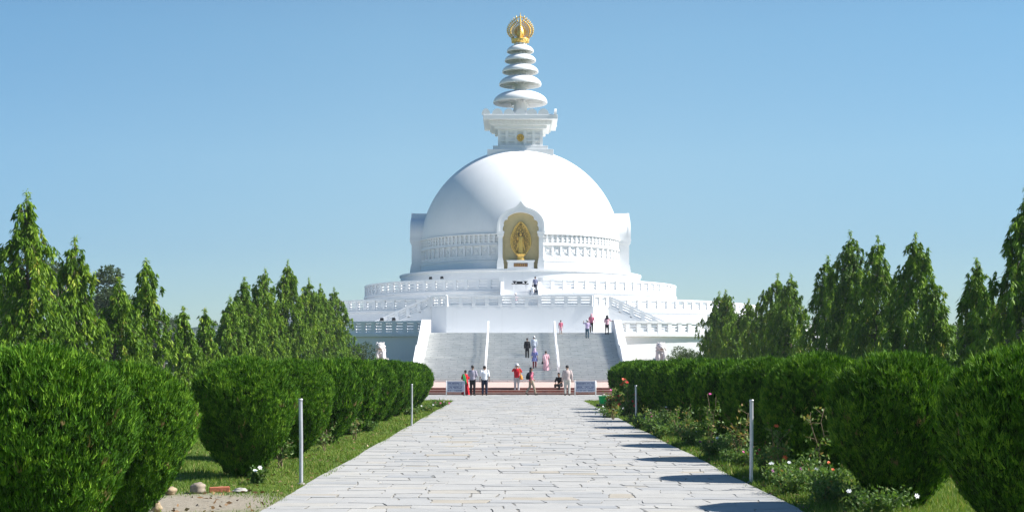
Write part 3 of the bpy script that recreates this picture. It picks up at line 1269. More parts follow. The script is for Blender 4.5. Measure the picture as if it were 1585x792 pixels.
def shrub_mesh(name, n, seed, Lm, Wm, per=13):
    """upright fans of scale foliage, clumped, over a dark core"""
    r = np.random.default_rng(seed)
    nc = n // per
    zr = r.uniform(0, 1.86, nc * 3)
    rad = np.interp(zr, SH_Z, SH_R)
    slope = np.abs(np.gradient(np.interp(np.linspace(0, 1.86, 400), SH_Z, SH_R), 1.86 / 399))
    wgt = rad * np.sqrt(1 + np.minimum(30, np.interp(zr, np.linspace(0, 1.86, 400), slope)) ** 2)
    keep = r.uniform(0, np.percentile(wgt, 98), nc * 3) < wgt
    zr = zr[keep][:nc]
    nc = len(zr)
    az = r.uniform(0, 2 * PI, nc)
    lp = lump(az, zr, seed)
    pit = r.uniform(0, 1, nc)
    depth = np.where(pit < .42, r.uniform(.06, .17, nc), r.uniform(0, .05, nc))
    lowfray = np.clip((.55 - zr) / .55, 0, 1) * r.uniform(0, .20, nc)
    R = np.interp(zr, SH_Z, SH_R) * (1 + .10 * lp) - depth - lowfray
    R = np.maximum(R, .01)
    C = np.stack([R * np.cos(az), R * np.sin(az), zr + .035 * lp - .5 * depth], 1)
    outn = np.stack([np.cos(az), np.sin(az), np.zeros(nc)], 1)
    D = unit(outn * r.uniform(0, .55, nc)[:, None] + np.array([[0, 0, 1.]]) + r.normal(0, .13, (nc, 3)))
    tn = np.clip(.52 + .24 * lp + r.normal(0, .22, nc) - depth * 2.2, 0, .94)  # shade of pits and dips put into the leaf tint
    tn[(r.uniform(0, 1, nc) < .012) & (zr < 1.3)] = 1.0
    size = r.uniform(.7, 1.35, nc)
    stray = (r.uniform(0, 1, nc) < .05)
    size[stray] *= 1.45
    n = nc * per
    idx = np.repeat(np.arange(nc), per)
    fan = r.uniform(-1, 1, n)
    side = unit(np.cross(D, outn + r.normal(0, .5, (nc, 3))))[idx]
    hgt = r.uniform(-.3, 1, n)
    p = C[idx] + side * (fan * Lm * .42 * size[idx])[:, None] + D[idx] * (hgt * Lm * .7 * size[idx])[:, None] + r.normal(0, .008, (n, 3))
    d = unit(D[idx] + side * (fan * .55)[:, None] + r.normal(0, .16, (n, 3)))
    L = r.uniform(.6, 1.2, n) * Lm * size[idx] * (1 - .35 * np.abs(fan))
    W = r.uniform(.7, 1.3, n) * Wm
    V = tri_blades(p, d, L, W, r)
    t = np.where(tn[idx] >= 1, 1.0, np.clip(tn[idx] + .17 * hgt + r.normal(0, .09, n), 0, .94))  # highlight put into the tint: blades lighten toward the tuft tips
    core = MB()  # darkest-tint core stands in for the shade inside the shrub
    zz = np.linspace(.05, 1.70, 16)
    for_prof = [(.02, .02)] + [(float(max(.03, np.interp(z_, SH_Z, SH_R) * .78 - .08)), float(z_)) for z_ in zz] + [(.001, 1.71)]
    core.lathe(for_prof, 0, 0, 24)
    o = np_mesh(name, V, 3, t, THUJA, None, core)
    return o


def trunk_mesh(name, h, r0, seed, n=4):
    r = random.Random(seed)
    m = MB()
    for k in range(n):
        a = r.uniform(0, 6.28)
        q = .03 if n > 1 else 0
        m.tube([(q * math.cos(a), q * math.sin(a), -.05), (q * 2.2 * math.cos(a), q * 2.2 * math.sin(a), h * .4), (q * 5 * math.cos(a + .3), q * 5 * math.sin(a + .3), h)], [r0, r0 * .8, r0 * .4], 7)
    return m.build(name, BARK)


near_f = [shrub_mesh('foliage', 170000, s, .062, .012, 15) for s in (1, 2, 3)]
far_f = [shrub_mesh('foliage', 56000, s, .085, .021, 9) for s in (4, 5, 6)]
st_tr = trunk_mesh('stem', .9, .035, 5)
for o in near_f + far_f + [st_tr]:
    COL.objects.unlink(o)

SHRUBS = []
LROW = [(12.3, -4.05, 1.0), (15.3, -4.16, .92), (21.6, -4.03, 1.0), (25.9, -4.03, 1.0), (30.3, -4.0, 1.0), (34.7, -4.0, 1.0), (39.1, -4.0, 1.0), (43.4, -4.0, 1.0), (47.6, -4.0, 1.0), (51.9, -4.0, 1.0), (56.2, -4.0, 1.0)]
RROW = [(12.4, 4.50, 1.0), (16.7, 4.42, 1.0), (21.1, 4.42, 1.0), (25.4, 4.42, 1.0), (29.8, 4.42, 1.0), (34.1, 4.42, 1.0), (38.6, 4.42, 1.0), (43.0, 4.42, 1.0), (47.2, 4.42, 1.0), (51.3, 4.42, 1.0), (55.5, 4.42, 1.0)]
rs = random.Random(21)
for side, row in (('left', LROW), ('right', RROW)):
    for i, (yy, xx, sc) in enumerate(row):
        e = empty('clipped_shrub', (xx, yy, 0), rs.uniform(0, 6.28))
        s_ = sc * rs.uniform(.97, 1.02)
        e.scale = (s_ * rs.uniform(.97, 1.05), s_ * rs.uniform(.97, 1.05), s_ * .955)
        nm = ORD[i]
        tail = ' and last' if i == len(row) - 1 else ''
        tag(e, 'rounded clipped green shrub, %s%s from the camera, row %s of the path' % (nm, tail, side), 'shrub', 'clipped shrubs lining the path')
        pool = near_f if yy < 27 else far_f
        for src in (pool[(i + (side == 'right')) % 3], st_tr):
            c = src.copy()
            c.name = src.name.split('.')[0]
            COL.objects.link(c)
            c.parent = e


def ashoka(name, x, y, h, rmax, seed, label, dense=1.0):
    """weeping mast tree: narrow tiers of drooping boughs hung with strings of long leaves"""
    r = np.random.default_rng(seed)
    e = empty(name, (x, y, 0))
    tag(e, label, 'tree', 'weeping mast trees beside the avenue')
    m = MB()
    lean = r.normal(0, .02, 2)
    pts, rad = [], []
    for i in range(9):
        t = i / 8
        pts.append((lean[0] * h * t * t + .04 * math.sin(t * 7 + seed), lean[1] * h * t * t + .04 * math.cos(t * 6 + seed), h * t * .975 - .05))
        rad.append(.065 * h / 6 * (1 - t) ** .8 + .01)
    m.tube(pts, rad, 8)
    P = np.array(pts)
    nb = int((14 + 12 * h) * dense)
    LV, TT = [], []
    ph = r.uniform(0, 6.28, 6)
    for b in range(nb):
        hz = .08 + .905 * ((b + r.uniform(0, 1)) / nb) ** .92
        d = (1 - hz) * h
        az = b * 2.39996 + r.uniform(-.5, .5)
        tier = 1 + .30 * math.sin(d * (2.6 + ph[4] * .25) + ph[0] + 1.2 * math.sin(az + ph[1])) + .16 * math.sin(az * 2 + ph[2] + d * 1.3) + .10 * math.sin(az * 3 + ph[3])
        L = (.10 + rmax * ((1 - math.exp(-d / 1.75)) + .03 * d)) * tier * r.uniform(.72, 1.12)
        L = max(.08, L)
        base = np.array([np.interp(hz, np.linspace(0, 1, 9), P[:, k]) for k in range(3)])
        out = np.array([math.cos(az), math.sin(az), 0])
        ns = 8
        ss = np.linspace(0, 1, ns)
        rise, fall = r.uniform(.25, .6), r.uniform(.9, 1.5)
        bp = base + out * (L * (1 - (1 - ss) ** 1.4))[:, None] + np.array([[0, 0, 1.]]) * ((rise * ss - fall * ss ** 2.5) * max(L, .22))[:, None]
        if L > .3:
            m.tube(bp[:6], [.018, .015, .012, .009, .006, .004], 4)
        nst = int(4 + 6.5 * L)
        tone0 = np.clip(r.normal(.50, .10), .2, .8)
        for q in range(nst):
            s0 = r.uniform(.10, 1.0) ** .85
            p0 = np.array([np.interp(s0, ss, bp[:, k]) for k in range(3)]) + r.normal(0, .05 + .05 * L, 3)
            sl_ = r.uniform(.16, .52) * (.6 + .5 * min(L, 1))
            if d < .5:
                sl_ *= .45
            nl = int((8 + sl_ * 56))
            t_ = r.uniform(0, 1, nl)
            sway = r.normal(0, .12, 2)
            pp = p0 + np.stack([sway[0] * t_ * sl_ + r.normal(0, .022, nl), sway[1] * t_ * sl_ + r.normal(0, .022, nl), -t_ * sl_], 1)
            dd = np.stack([r.normal(0, .34, nl) + out[0] * .22, r.normal(0, .34, nl) + out[1] * .22, -r.uniform(.55, 1.1, nl)], 1)
            LL = r.uniform(.14, .26, nl)
            LV.append(quad_leaves(pp, unit(dd), LL, LL * r.uniform(.18, .28, nl), r))
            tt = np.clip(tone0 + r.normal(0, .07) + r.normal(0, .12, nl), 0, .96)
            if r.uniform() < .05:
                tt += .25
            TT.append(np.clip(tt, 0, 1))
    n = 70
    s_ = r.uniform(0, 1, n)
    pp = np.stack([np.full(n, P[-1, 0]), np.full(n, P[-1, 1]), h * (.95 + .05 * s_)], 1) + r.normal(0, .035, (n, 3))
    LV.append(quad_leaves(pp, unit(r.normal(0, .5, (n, 3)) + np.array([[0, 0, -.6]])), r.uniform(.1, .18, n), r.uniform(.025, .04, n), r))
    TT.append(np.clip(r.normal(.75, .12, n), 0, 1))
    m.build('trunk', BARK, e)
    np_mesh('crown', np.vstack(LV), 4, np.concatenate(TT), ASHOKA, e)
    return e


def X_at(u, s):
    return (u - VPX) / s


TR = []
# (apex u, apex v, scale px/m, rmax m)
LT = [(48, 295, 50.7, 1.12), (122, 366, 45.5, .98), (178, 428, 41.5, 1.0), (223, 400, 38.8, .98), (283, 473, 34.7, .92), (318, 476, 32.4, .8), (354, 458, 29.6, .9), (377, 428, 28.2, 1.15), (398, 414, 26.8, 1.25), (441, 401, 24.0, 1.3), (478, 429, 21.8, 1.3), (498, 438, 20.5, 1.3), (521, 443, 19.0, 1.35)]
RT = [(1592, 288, 49.5, 1.25), (1519, 399, 45, .95), (1447, 423, 40.6, 1.15), (1409, 360, 38.3, 1.2), (1355, 364, 34.9, 1.2), (1313, 357, 32.4, 1.2), (1283, 394, 30.2, 1.15), (1223, 423, 26.4, 1.3), (1195, 422, 24.8, 1.6), (1160, 461, 22.7, 1.95), (1128, 447, 20.8, 1.55), (1109, 450, 19.7, 1.6)]
LDESC = ['tallest full', 'slim pointed', 'shorter bushy', 'broad topped', 'small low', 'small narrow', 'low slender', 'medium', 'dense', 'tall round topped', 'pointed', 'slender', 'full']
RDESC = ['very tall open', 'isolated slim', 'short spreading', 'tall pointed', 'tall dense', 'tallest mid row', 'narrow shouldered', 'rounded', 'narrow dense', 'small low', 'slim', 'wide dark']
for side, lst, desc in (('left', LT, LDESC), ('right', RT, RDESC)):
    for i, (u, v, s, rm) in enumerate(lst):
        x, y, z = PT(u, v, s)
        tail = ' and last' if i == len(lst) - 1 else ''
        ashoka('mast_tree', x, y, z, rm * (.94 if s > 35 else 1.06), 100 + i + (50 if side == 'right' else 0),
               '%s weeping mast tree, %s%s from the camera in the %s row' % (desc[i], ORD[i] if i else 'nearest', tail, side), 1.0)


def broad_tree(x, y, h, rw, seed, label, nleaf=9000, lsize=.35, group='broad trees behind the tree rows', name='leafy_tree', trunk_h=.35, mat=None):
    r = np.random.default_rng(seed)
    e = empty(name, (x, y, 0))
    tag(e, label, 'tree' if 'tree' in name else 'bush', group)
    m = MB()
    m.tube([(0, 0, -.1), (.1, 0, h * trunk_h * .5), (0, .1, h * trunk_h), (0, 0, h * .8)], [h * .03, h * .024, h * .02, h * .006], 8)
    cl = []
    for k in range(16):
        a = r.uniform(0, 6.28)
        zz = r.uniform(trunk_h, .92)
        rr = rw * math.sqrt(max(.05, 1 - ((zz - .6) / .45) ** 2)) * r.uniform(.3, .8)
        c = np.array([rr * math.cos(a), rr * math.sin(a), h * zz])
        cl.append((c, rw * r.uniform(.28, .48)))
        m.tube([(0, 0, h * trunk_h * r.uniform(.7, 1.4)), tuple(c * np.array([.5, .5, 1]) * np.array([1, 1, .85])), tuple(c)], [h * .012, h * .008, .01], 5)
    m.build('trunk', BARK, e)
    LV, TT = [], []
    for c, cr in cl:
        n = nleaf // 16
        d = unit(r.normal(0, 1, (n, 3)))
        p = c + d * (cr * r.uniform(.35, 1.08, n) ** .5)[:, None] * np.array([[1, 1, .75]])
        LV.append(quad_leaves(p, unit(r.normal(0, .7, (n, 3)) + d * .5), r.uniform(.6, 1.3, n) * lsize, r.uniform(.3, .55, n) * lsize, r))
        TT.append(np.clip(r.normal(.45, .2, n), 0, 1))
    np_mesh('crown', np.vstack(LV), 4, np.concatenate(TT), mat or BROAD, e)
    return e


BT = [(168, 412, 15.5, 3.6, 'broad hazy tree behind the second and third mast trees on the left'),
      (96, 400, 14.5, 2.8, 'feathery far tree behind the two nearest left mast trees'),
      (8, 425, 17, 3.0, 'pale round tree at the left edge behind the tallest mast tree'),
      (252, 490, 9.0, 3.8, 'small distant tree in the gap right of the broad topped mast tree'),
      (336, 492, 10.0, 3.2, 'distant grey green tree between the small low mast trees on the left'),
      (1562, 470, 15, 3.0, 'broad dark tree behind the gap beside the right edge'),
      (1478, 508, 15, 3.2, 'low round tree behind the isolated slim mast tree on the right'),
      (1535, 500, 12, 4.0, 'wide far tree low behind the isolated slim mast tree')]
for i, (u, v, s, rw, lb) in enumerate(BT):
    x, y, z = PT(u, v, s)
    broad_tree(x, y, z, rw, 300 + i, lb, 9000, .38)

for u, v, s, rw, lb, sd in ((562, 532, 18.3, 1.9, 'dull green bush by the blue shaded terrace wall, beside the left stone lion', 1), (1054, 533, 18.3, 1.9, 'dull green bush by the white terrace wall, beside the right stone lion', 2)):
    x, y, z = PT(u, v, s)
    broad_tree(x, y, z, rw, 400 + sd, lb, 8000, .16, 'bushes at the terrace foot', 'round_bush', .15)

# far belt of trees along the horizon
r = np.random.default_rng(77)
LV, TT = [], []
for k in range(150):
    x = -330 + k * 4.6 + r.uniform(-2, 2)
    yy = 330 + r.uniform(-25, 60)
    hh = r.uniform(5.5, 10.5)
    n = 420
    d = unit(r.normal(0, 1, (n, 3)))
    c = np.array([x, yy, hh * .5])
    p = c + d * np.array([[4.2, 3.5, hh * .52]]) * (r.uniform(.5, 1, n) ** .4)[:, None]
    p[:, 2] = np.maximum(p[:, 2], 0)
    LV.append(quad_leaves(p, unit(r.normal(0, 1, (n, 3))), r.uniform(.8, 1.5, n), r.uniform(.5, .9, n), r))
    TT.append(np.clip(r.normal(.4, .2, n), 0, 1))
o = np_mesh('far_wood', np.vstack(LV), 4, np.concatenate(TT), BROAD)
tag(o, 'far hazy belt of trees along the horizon behind the avenue', 'woodland', kind='stuff')

# ------------------------------------------------------------------ grass
def patchy(x, y):
    return np.sin(x * 2.1 + 1.3 * np.sin(y * .9)) + np.sin(y * 1.7 + x * 1.1 + 1) + .7 * np.sin(x * 5.3 - y * 3.1)


def grass_strip(name, x0, x1, y0, y1, dens, L, W, seed, bare=None, edge=None):
    r = np.random.default_rng(seed)
    n = int((x1 - x0) * (y1 - y0) * dens)
    x, y = r.uniform(x0, x1, n), r.uniform(y0, y1, n)
    k = patchy(x, y) + r.normal(0, .7, n) < 1.35
    if bare:
        dd = np.hypot((x - bare[0]) / 1.0, (y - bare[1]) / 1.5)
        k &= dd > bare[2] + r.normal(0, .22, n)
    x, y = x[k], y[k]
    n = len(x)
    p = np.stack([x, y, np.zeros(n)], 1)
    d = unit(np.array([[0, 0, 1.]]) + r.normal(0, .45, (n, 3)) * np.array([[1, 1, .2]]))
    tall = 1 + .55 * np.clip(np.sin(x * 3.1 + y * 1.3) + np.sin(y * .8 + 2), 0, 2)
    LL = r.uniform(.5, 1.2, n) * L * tall
    V = tri_blades(p, d, LL, r.uniform(.7, 1.3, n) * W, r)
    t = np.clip(r.normal(.5, .18, n) + .08 * patchy(x * .6, y * .6), 0, .93)
    t[r.uniform(0, 1, n) < .05] = 1
    return V, t


gl = []
for a in ((-7.0, -2.93, 13.5, 22, 1500, .05, .010, 1, (-3.9, 17.3, 1.15)), (-7.0, -2.93, 22, 36, 900, .055, .016, 2, None), (-7.0, -2.93, 36, 69.2, 450, .06, .028, 3, None),
          (3.3, 7.5, 11.5, 24, 1500, .085, .012, 4, None), (3.3, 7.5, 24, 40, 900, .09, .018, 5, None), (3.3, 7.5, 40, 69.2, 400, .06, .028, 6, None),
          (-2.95, -2.78, 14, 69, 500, .035, .014, 7, None), (3.14, 3.32, 14, 69, 500, .035, .014, 8, None)):
    gl.append(grass_strip('g', *a))
o = np_mesh('lawn_grass', np.vstack([q[0] for q in gl]), 3, np.concatenate([q[1] for q in gl]), GRASS)
tag(o, 'short green grass growing on both verges beside the stone path', 'grass', kind='stuff')
# meadow grass further out, coarse
gl = [grass_strip('g', x0, x1, y0, y1, 60, .16, .05, sd) for x0, x1, y0, y1, sd in ((-22, -7, 20, 90, 11), (7.5, 24, 20, 90, 12), (-14, -3, 69.5, 69.6, 13))]
o = np_mesh('meadow_grass', np.vstack([q[0] for q in gl]), 3, np.concatenate([q[1] for q in gl]), GRASS)
tag(o, 'longer rough grass under the two mast tree rows', 'grass', kind='stuff')

# dead leaves and litter on the verges
r = np.random.default_rng(5)
n = 900
x = np.concatenate([r.uniform(-4.2, -2.95, n // 2), r.uniform(3.3, 4.2, n // 2)])
y = 14 + 50 * r.uniform(0, 1, n) ** 1.8
p = np.stack([x, y, np.full(n, .03)], 1)
d = unit(r.normal(0, 1, (n, 3)) * np.array([[1, 1, .25]]))
LITTER = mat_leaf('dry_leaf', [(0, (.10, .055, .025)), (.6, (.22, .13, .06)), (1, (.34, .25, .13))], .1)
o = np_mesh('leaf_litter', quad_leaves(p, d, r.uniform(.05, .11, n), r.uniform(.025, .05, n), r), 4, r.uniform(0, 1, n), LITTER)
tag(o, 'dry brown leaves scattered over the grass verges', 'leaf litter', kind='stuff')

# ------------------------------------------------------------------ flower bed plants
PETAL = {
    'white': plain('white_petal', (.80, .80, .78), .6, var=.05),
    'pink': plain('pink_petal', (.60, .10, .30), .6, var=.15),
    'red': plain('red_petal', (.55, .035, .03), .55, var=.2),
    'orange': plain('orange_petal', (.75, .13, .03), .55, var=.15),
    'purple': plain('purple_petal', (.22, .05, .16), .6, var=.2),
}


def flower_mb(c, size, r):
    m = MB()
    c = Vector(c)
    nrm = Vector((r.uniform(-.5, .5), -1 + r.uniform(-.3, .5), r.uniform(.4, 1.2))).normalized()
    q = nrm.to_track_quat('Z', 'Y').to_matrix()
    for ring_, (np_, rr, tilt) in enumerate(((6, 1.0, .25), (5, .6, .9))):
        for k in range(np_):
            a = 2 * PI * k / np_ + ring_ * .4
            vs = []
            for (t_, w_) in ((.05, .15), (.5, .45), (.85, .38), (1.0, .12)):
                for s in (-1, 1):
                    lx, ly = t_ * rr * size * math.cos(tilt), s * w_ * size * .6 * rr
                    lz = t_ * rr * size * math.sin(tilt) * (1.1 - .4 * t_)
                    P_ = Vector((lx * math.cos(a) - ly * math.sin(a), lx * math.sin(a) + ly * math.cos(a), lz))
                    vs.append(c + q @ P_)
            m.add(vs, [(0, 1, 3, 2), (2, 3, 5, 4), (4, 5, 7, 6)], True)
    m.ball(c + nrm * size * .15, size * .2, 6, 4)
    return m


def low_plant(x, y, h, w, label, flowers, seed, name='flowering_plant', tone=.5, leaf=.05, nleaf=1250):
    r = np.random.default_rng(seed)
    rr = random.Random(seed)
    e = empty(name, (x, y, 0))
    tag(e, label, 'plant', 'flowering plants in the beds')
    m = MB()
    LV = []
    ns = 9
    tips = []
    for k in range(ns):
        a = r.uniform(0, 6.28)
        q = w * r.uniform(.25, .9)
        hh = h * r.uniform(.65, 1.0)
        pts = [(0, 0, -.02), (q * .35 * math.cos(a), q * .35 * math.sin(a), hh * .5), (q * math.cos(a), q * math.sin(a), hh)]
        m.tube(pts, [.007, .005, .003], 5)
        tips.append(pts[-1])
        n = nleaf // ns
        t = r.uniform(.15, 1.02, n)
        P = np.array(pts)
        pp = np.stack([np.interp(t, [0, .5, 1], P[:, i]) for i in range(3)], 1) + r.normal(0, w * .16, (n, 3)) * np.array([[1, 1, .6]])
        pp[:, 2] = np.maximum(pp[:, 2], .015)
        dd = unit(r.normal(0, .8, (n, 3)) + np.array([[0, 0, .45]]))
        LL = r.uniform(.7, 1.3, n) * leaf
        LV.append(quad_leaves(pp, dd, LL, LL * .45, r))
    m.build('stem', plain('green_stem', (.07, .10, .03), .7), e)
    V = np.vstack(LV)
    np_mesh('foliage', V, 4, np.clip(r.normal(tone, .2, len(V) // 4), 0, 1), BEDLEAF, e)
    for (colr, cnt, size) in flowers:
        for k in range(cnt):
            tp = tips[(k * 2 + (colr == 'red')) % ns]
            c = (tp[0] * rr.uniform(.8, 1.2), tp[1] - rr.uniform(0, .06), tp[2] + rr.uniform(.0, .05))
            flower_mb(c, size * .68, rr).build('flower', PETAL[colr], e)
    return e


def rose(x, y, h, label, flowers, seed, spread=.18, tone=.6, nleaf=260, canes=3, name='rose_bush', leaf=.06):
    r = np.random.default_rng(seed)
    rr = random.Random(seed)
    e = empty(name, (x, y, 0))
    tag(e, label, 'rose bush', 'rose bushes in the beds')
    m = MB()
    LV = []
    tips = []
    for k in range(canes):
        a = r.uniform(0, 6.28)
        pts = [np.array([0, 0, -.03])]
        nn = 7
        hh = h * (1 if k == 0 else r.uniform(.6, .95))
        for i in range(1, nn):
            t = i / (nn - 1)
            pts.append(np.array([spread * t * math.cos(a) + r.normal(0, .02), spread * t * math.sin(a) + r.normal(0, .02), hh * t]))
        m.tube(pts, [.011 * (1 - .65 * i / (nn - 1)) for i in range(nn)], 6)
        tips.append(pts[-1])
        for b in range(9):
            t = r.uniform(.28, 1.0)
            base = np.array([np.interp(t, np.linspace(0, 1, nn), [q[i] for q in pts]) for i in range(3)])
            az = r.uniform(0, 6.28)
            L = r.uniform(.07, .2)
            tip = base + np.array([math.cos(az) * L, math.sin(az) * L, r.uniform(-.02, .12)])
            m.tube([base, tip], [.004, .002], 4)
            if b < 3:
                tips.append(tip)
            n = max(3, nleaf // (canes * 9))
            pp = base + (tip - base) * r.uniform(.4, 1.1, n)[:, None] + r.normal(0, .025, (n, 3))
            LL = r.uniform(.7, 1.3, n) * leaf
            LV.append(quad_leaves(pp, unit(r.normal(0, .7, (n, 3)) + np.array([[0, 0, -.15]])), LL, LL * .6, r))
    m.build('cane', plain('rose_cane', (.16, .12, .06), .7, var=.3), e)
    V = np.vstack(LV)
    np_mesh('foliage', V, 4, np.clip(r.normal(tone, .22, len(V) // 4), 0, 1), BEDLEAF, e)
    for (colr, cnt, size) in flowers:
        for k in range(cnt):
            tp = tips[k % len(tips)]
            c = (tp[0] + rr.uniform(-.06, .06), tp[1] + rr.uniform(-.08, .02), tp[2] + rr.uniform(-.08, .05))
            flower_mb(c, size * .8, rr).build('flower', PETAL[colr], e)
    return e


rose(4.0, 19.3, 1.10, 'tall leggy rose with bare brown stem before the second and third right shrubs', [], 51, .10, .75, 120, 2)
rose(3.72, 20.6, .80, 'leafy rose with orange bloom just beyond the nearest right pole', [('orange', 2, .05)], 52, .16, .7, 320, 3)
rose(3.72, 24.2, .88, 'yellow tinted rose standing beside the nearest right pole', [], 53, .16, .88, 240, 3)
rose(3.80, 28.4, 1.12, 'tall pale leaved rose against the fourth right shrub', [('pink', 1, .04)], 54, .14, .6, 300, 3)
rose(3.62, 31.5, .85, 'spreading pale rose against the fifth right shrub', [], 55, .25, .65, 380, 4)
rose(3.52, 34.2, .72, 'smaller pale rose against the sixth right shrub', [('white', 1, .04)], 56, .25, .65, 380, 4)
rose(3.42, 43.2, 1.18, 'dense rose bush with red blooms behind the far right pole', [('red', 12, .07), ('orange', 4, .06)], 57, .34, .5, 1500, 7, leaf=.08)
rose(3.02, 44.6, .92, 'pale green rose bush at the path edge beside the red rose bush', [('pink', 2, .05)], 58, .2, .85, 800, 5, leaf=.08)
rose(3.75, 40.0, .55, 'bright green young rose right of the far right pole', [], 59, .14, .8, 240, 3, leaf=.07)
rose(-3.75, 23.4, .52, 'low rose with one orange bloom at the foot of the fourth left shrub', [('orange', 1, .07)], 60, .2, .5, 420, 4)
rose(-3.7, 28.2, .45, 'small pale rose between the fourth and fifth left shrubs', [], 61, .15, .7, 200, 3)
rose(-3.55, 32.4, .50, 'thin rose with pink buds by the fifth left shrub', [('pink', 1, .04)], 62, .15, .7, 220, 3)

LP = [
    (3.92, 15.7, .34, .36, [('white', 2, .045)], 'low flowering plant with two white blooms nearest the camera on the right'),
    (4.02, 16.6, .26, .26, [('pink', 1, .06), ('white', 1, .06)], 'small plant with one pink and one white bloom beside the second right shrub'),
    (3.62, 17.0, .36, .36, [], 'leafy green bedding clump by the path before the second right shrub'),
    (3.85, 17.9, .42, .34, [('white', 1, .04)], 'bushy plant with one small white bloom below the tall leggy rose'),
    (3.55, 18.6, .36, .34, [('purple', 2, .035)], 'spreading plant with purple blooms at the path edge below the leggy rose'),
    (3.95, 18.9, .48, .30, [('orange', 2, .04)], 'upright plant with two orange flecks beside the leggy rose stem'),
    (3.60, 19.8, .38, .32, [('white', 3, .04)], 'plant with three white blooms just before the nearest right pole'),
    (3.80, 21.8, .42, .36, [('red', 2, .04)], 'leafy plant with two red blooms just beyond the nearest right pole'),
    (3.60, 22.9, .34, .34, [('pink', 3, .035)], 'low plant with pink blooms at the path edge beside the yellowish rose'),
    (3.85, 25.1, .46, .40, [('white', 2, .04)], 'dense plant with two white blooms beyond the yellowish rose'),
    (3.55, 26.3, .36, .34, [('purple', 4, .04)], 'dark plant with purple blooms before the tall pale rose'),
    (3.95, 27.0, .40, .34, [], 'flowerless green clump against the fourth right shrub'),
    (3.60, 29.8, .42, .40, [('white', 1, .05)], 'rounded plant with one large white bloom beyond the tall pale rose'),
    (3.85, 32.6, .40, .40, [('red', 1, .05)], 'plant with a single red bloom beside the fifth right shrub'),
    (3.50, 33.2, .36, .40, [], 'low green clump at the path edge beside the fifth right shrub'),
    (3.45, 36.0, .38, .40, [('pink', 2, .05)], 'plant with two pink blooms between the sixth and seventh right shrubs'),
    (3.80, 37.4, .50, .36, [('purple', 3, .05)], 'tall plant with purple blooms beside the seventh right shrub'),
    (3.35, 38.2, .34, .36, [('purple', 2, .05), ('white', 1, .05)], 'mixed purple and white plant at the foot of the far right pole'),
    (3.10, 46.2, .34, .42, [('white', 8, .06)], 'low mound covered in white blooms beside the green bucket'),
    (3.55, 47.5, .40, .40, [('pink', 3, .06)], 'pink blooming plant behind the red rose bush'),
    (3.45, 51.0, .36, .40, [('white', 2, .05)], 'far plant with two white blooms close to the green bucket'),
    (-3.62, 20.3, .24, .14, [('white', 2, .05)], 'tiny plant with white blooms at the foot of the third left shrub'),
    (-3.15, 52.5, .22, .30, [('white', 6, .06)], 'low plant with many white blooms at the far end of the left verge'),
    (-3.05, 58.0, .22, .34, [('pink', 4, .07), ('white', 2, .06)], 'pink and white plant where the left verge ends'),
    (-3.4, 48.0, .24, .30, [('white', 2, .05)], 'small plant with two white blooms beside the ninth left shrub'),
    (-3.7, 36.5, .26, .24, [], 'small green tuft between the sixth and seventh left shrubs'),
]
for i, (x, y, h, w_, fl, lb) in enumerate(LP):
    low_plant(x, y, h, w_ * 1.2, lb, fl, 500 + i, tone=.45 + .2 * ((i * 7) % 5) / 5, leaf=.05 if y < 30 else .07)
# ------------------------------------------------------------------ small things
for u, vt, vb, s, lb in ((466, 616.5, 750, 110.8, 'slim grey metal pole in the left verge, nearer the camera'), (637, 594, 660, 56.6, 'slim grey metal pole in the left verge, farther from the camera'),
                         (1162.5, 618, 748, 109.6, 'slim grey metal pole in the right flower bed, nearer the camera'), (984.5, 596, 663, 58.4, 'slim grey metal pole in the right flower bed, farther from the camera')):
    x, y, zt = PT(u, vt, s)
    e = empty('metal_pole', (x, y, 0))
    e.rotation_euler = (.004, (.006 if u < 800 else -.005) * (1 if vt < 610 else -1), 0)
    tag(e, lb, 'pole', 'metal poles along the path')
    m = MB()
    m.tube([(0, 0, -.1), (.004, 0, zt * .5), (0, 0, zt - .012)], .027, 16, False)
    m.build('pipe', STEEL, e)
    m = MB()
    m.tube([(0, 0, zt - .03), (0, 0, zt)], .031, 16)
    m.build('cap', STEEL, e)
    m = MB()
    m.lathe([(.001, .03), (.05, .03), (.065, .0), (.065, -.05)], 0, 0, 14)
    m.build('footing', MORTAR, e)

# stones and brick in the bare earth
def stone(x, y, r_, seed, mat, lb):
    m = MB()
    m.ball((0, 0, 0), (1, 1, 1), 28, 18)
    q = random.Random(seed)
    ph = [q.uniform(0, 6) for _ in range(6)]
    vs = []
    for p in m.v:
        k = .86 + .12 * math.sin(p[0] * 3 + ph[0]) + .09 * math.sin(p[1] * 4 + ph[1]) + .08 * math.sin(p[2] * 5 + ph[2]) + .06 * math.sin(p[0] * 11 + p[1] * 9 + ph[3])
        vs.append((p[0] * r_[0] * k, p[1] * r_[1] * k, p[2] * r_[2] * k))
    m.v = vs
    o = m.build('stone', mat)
    o.location = (x, y, r_[2] * .72)
    tag(o, lb, 'stone', 'stones in the bare earth by the path')


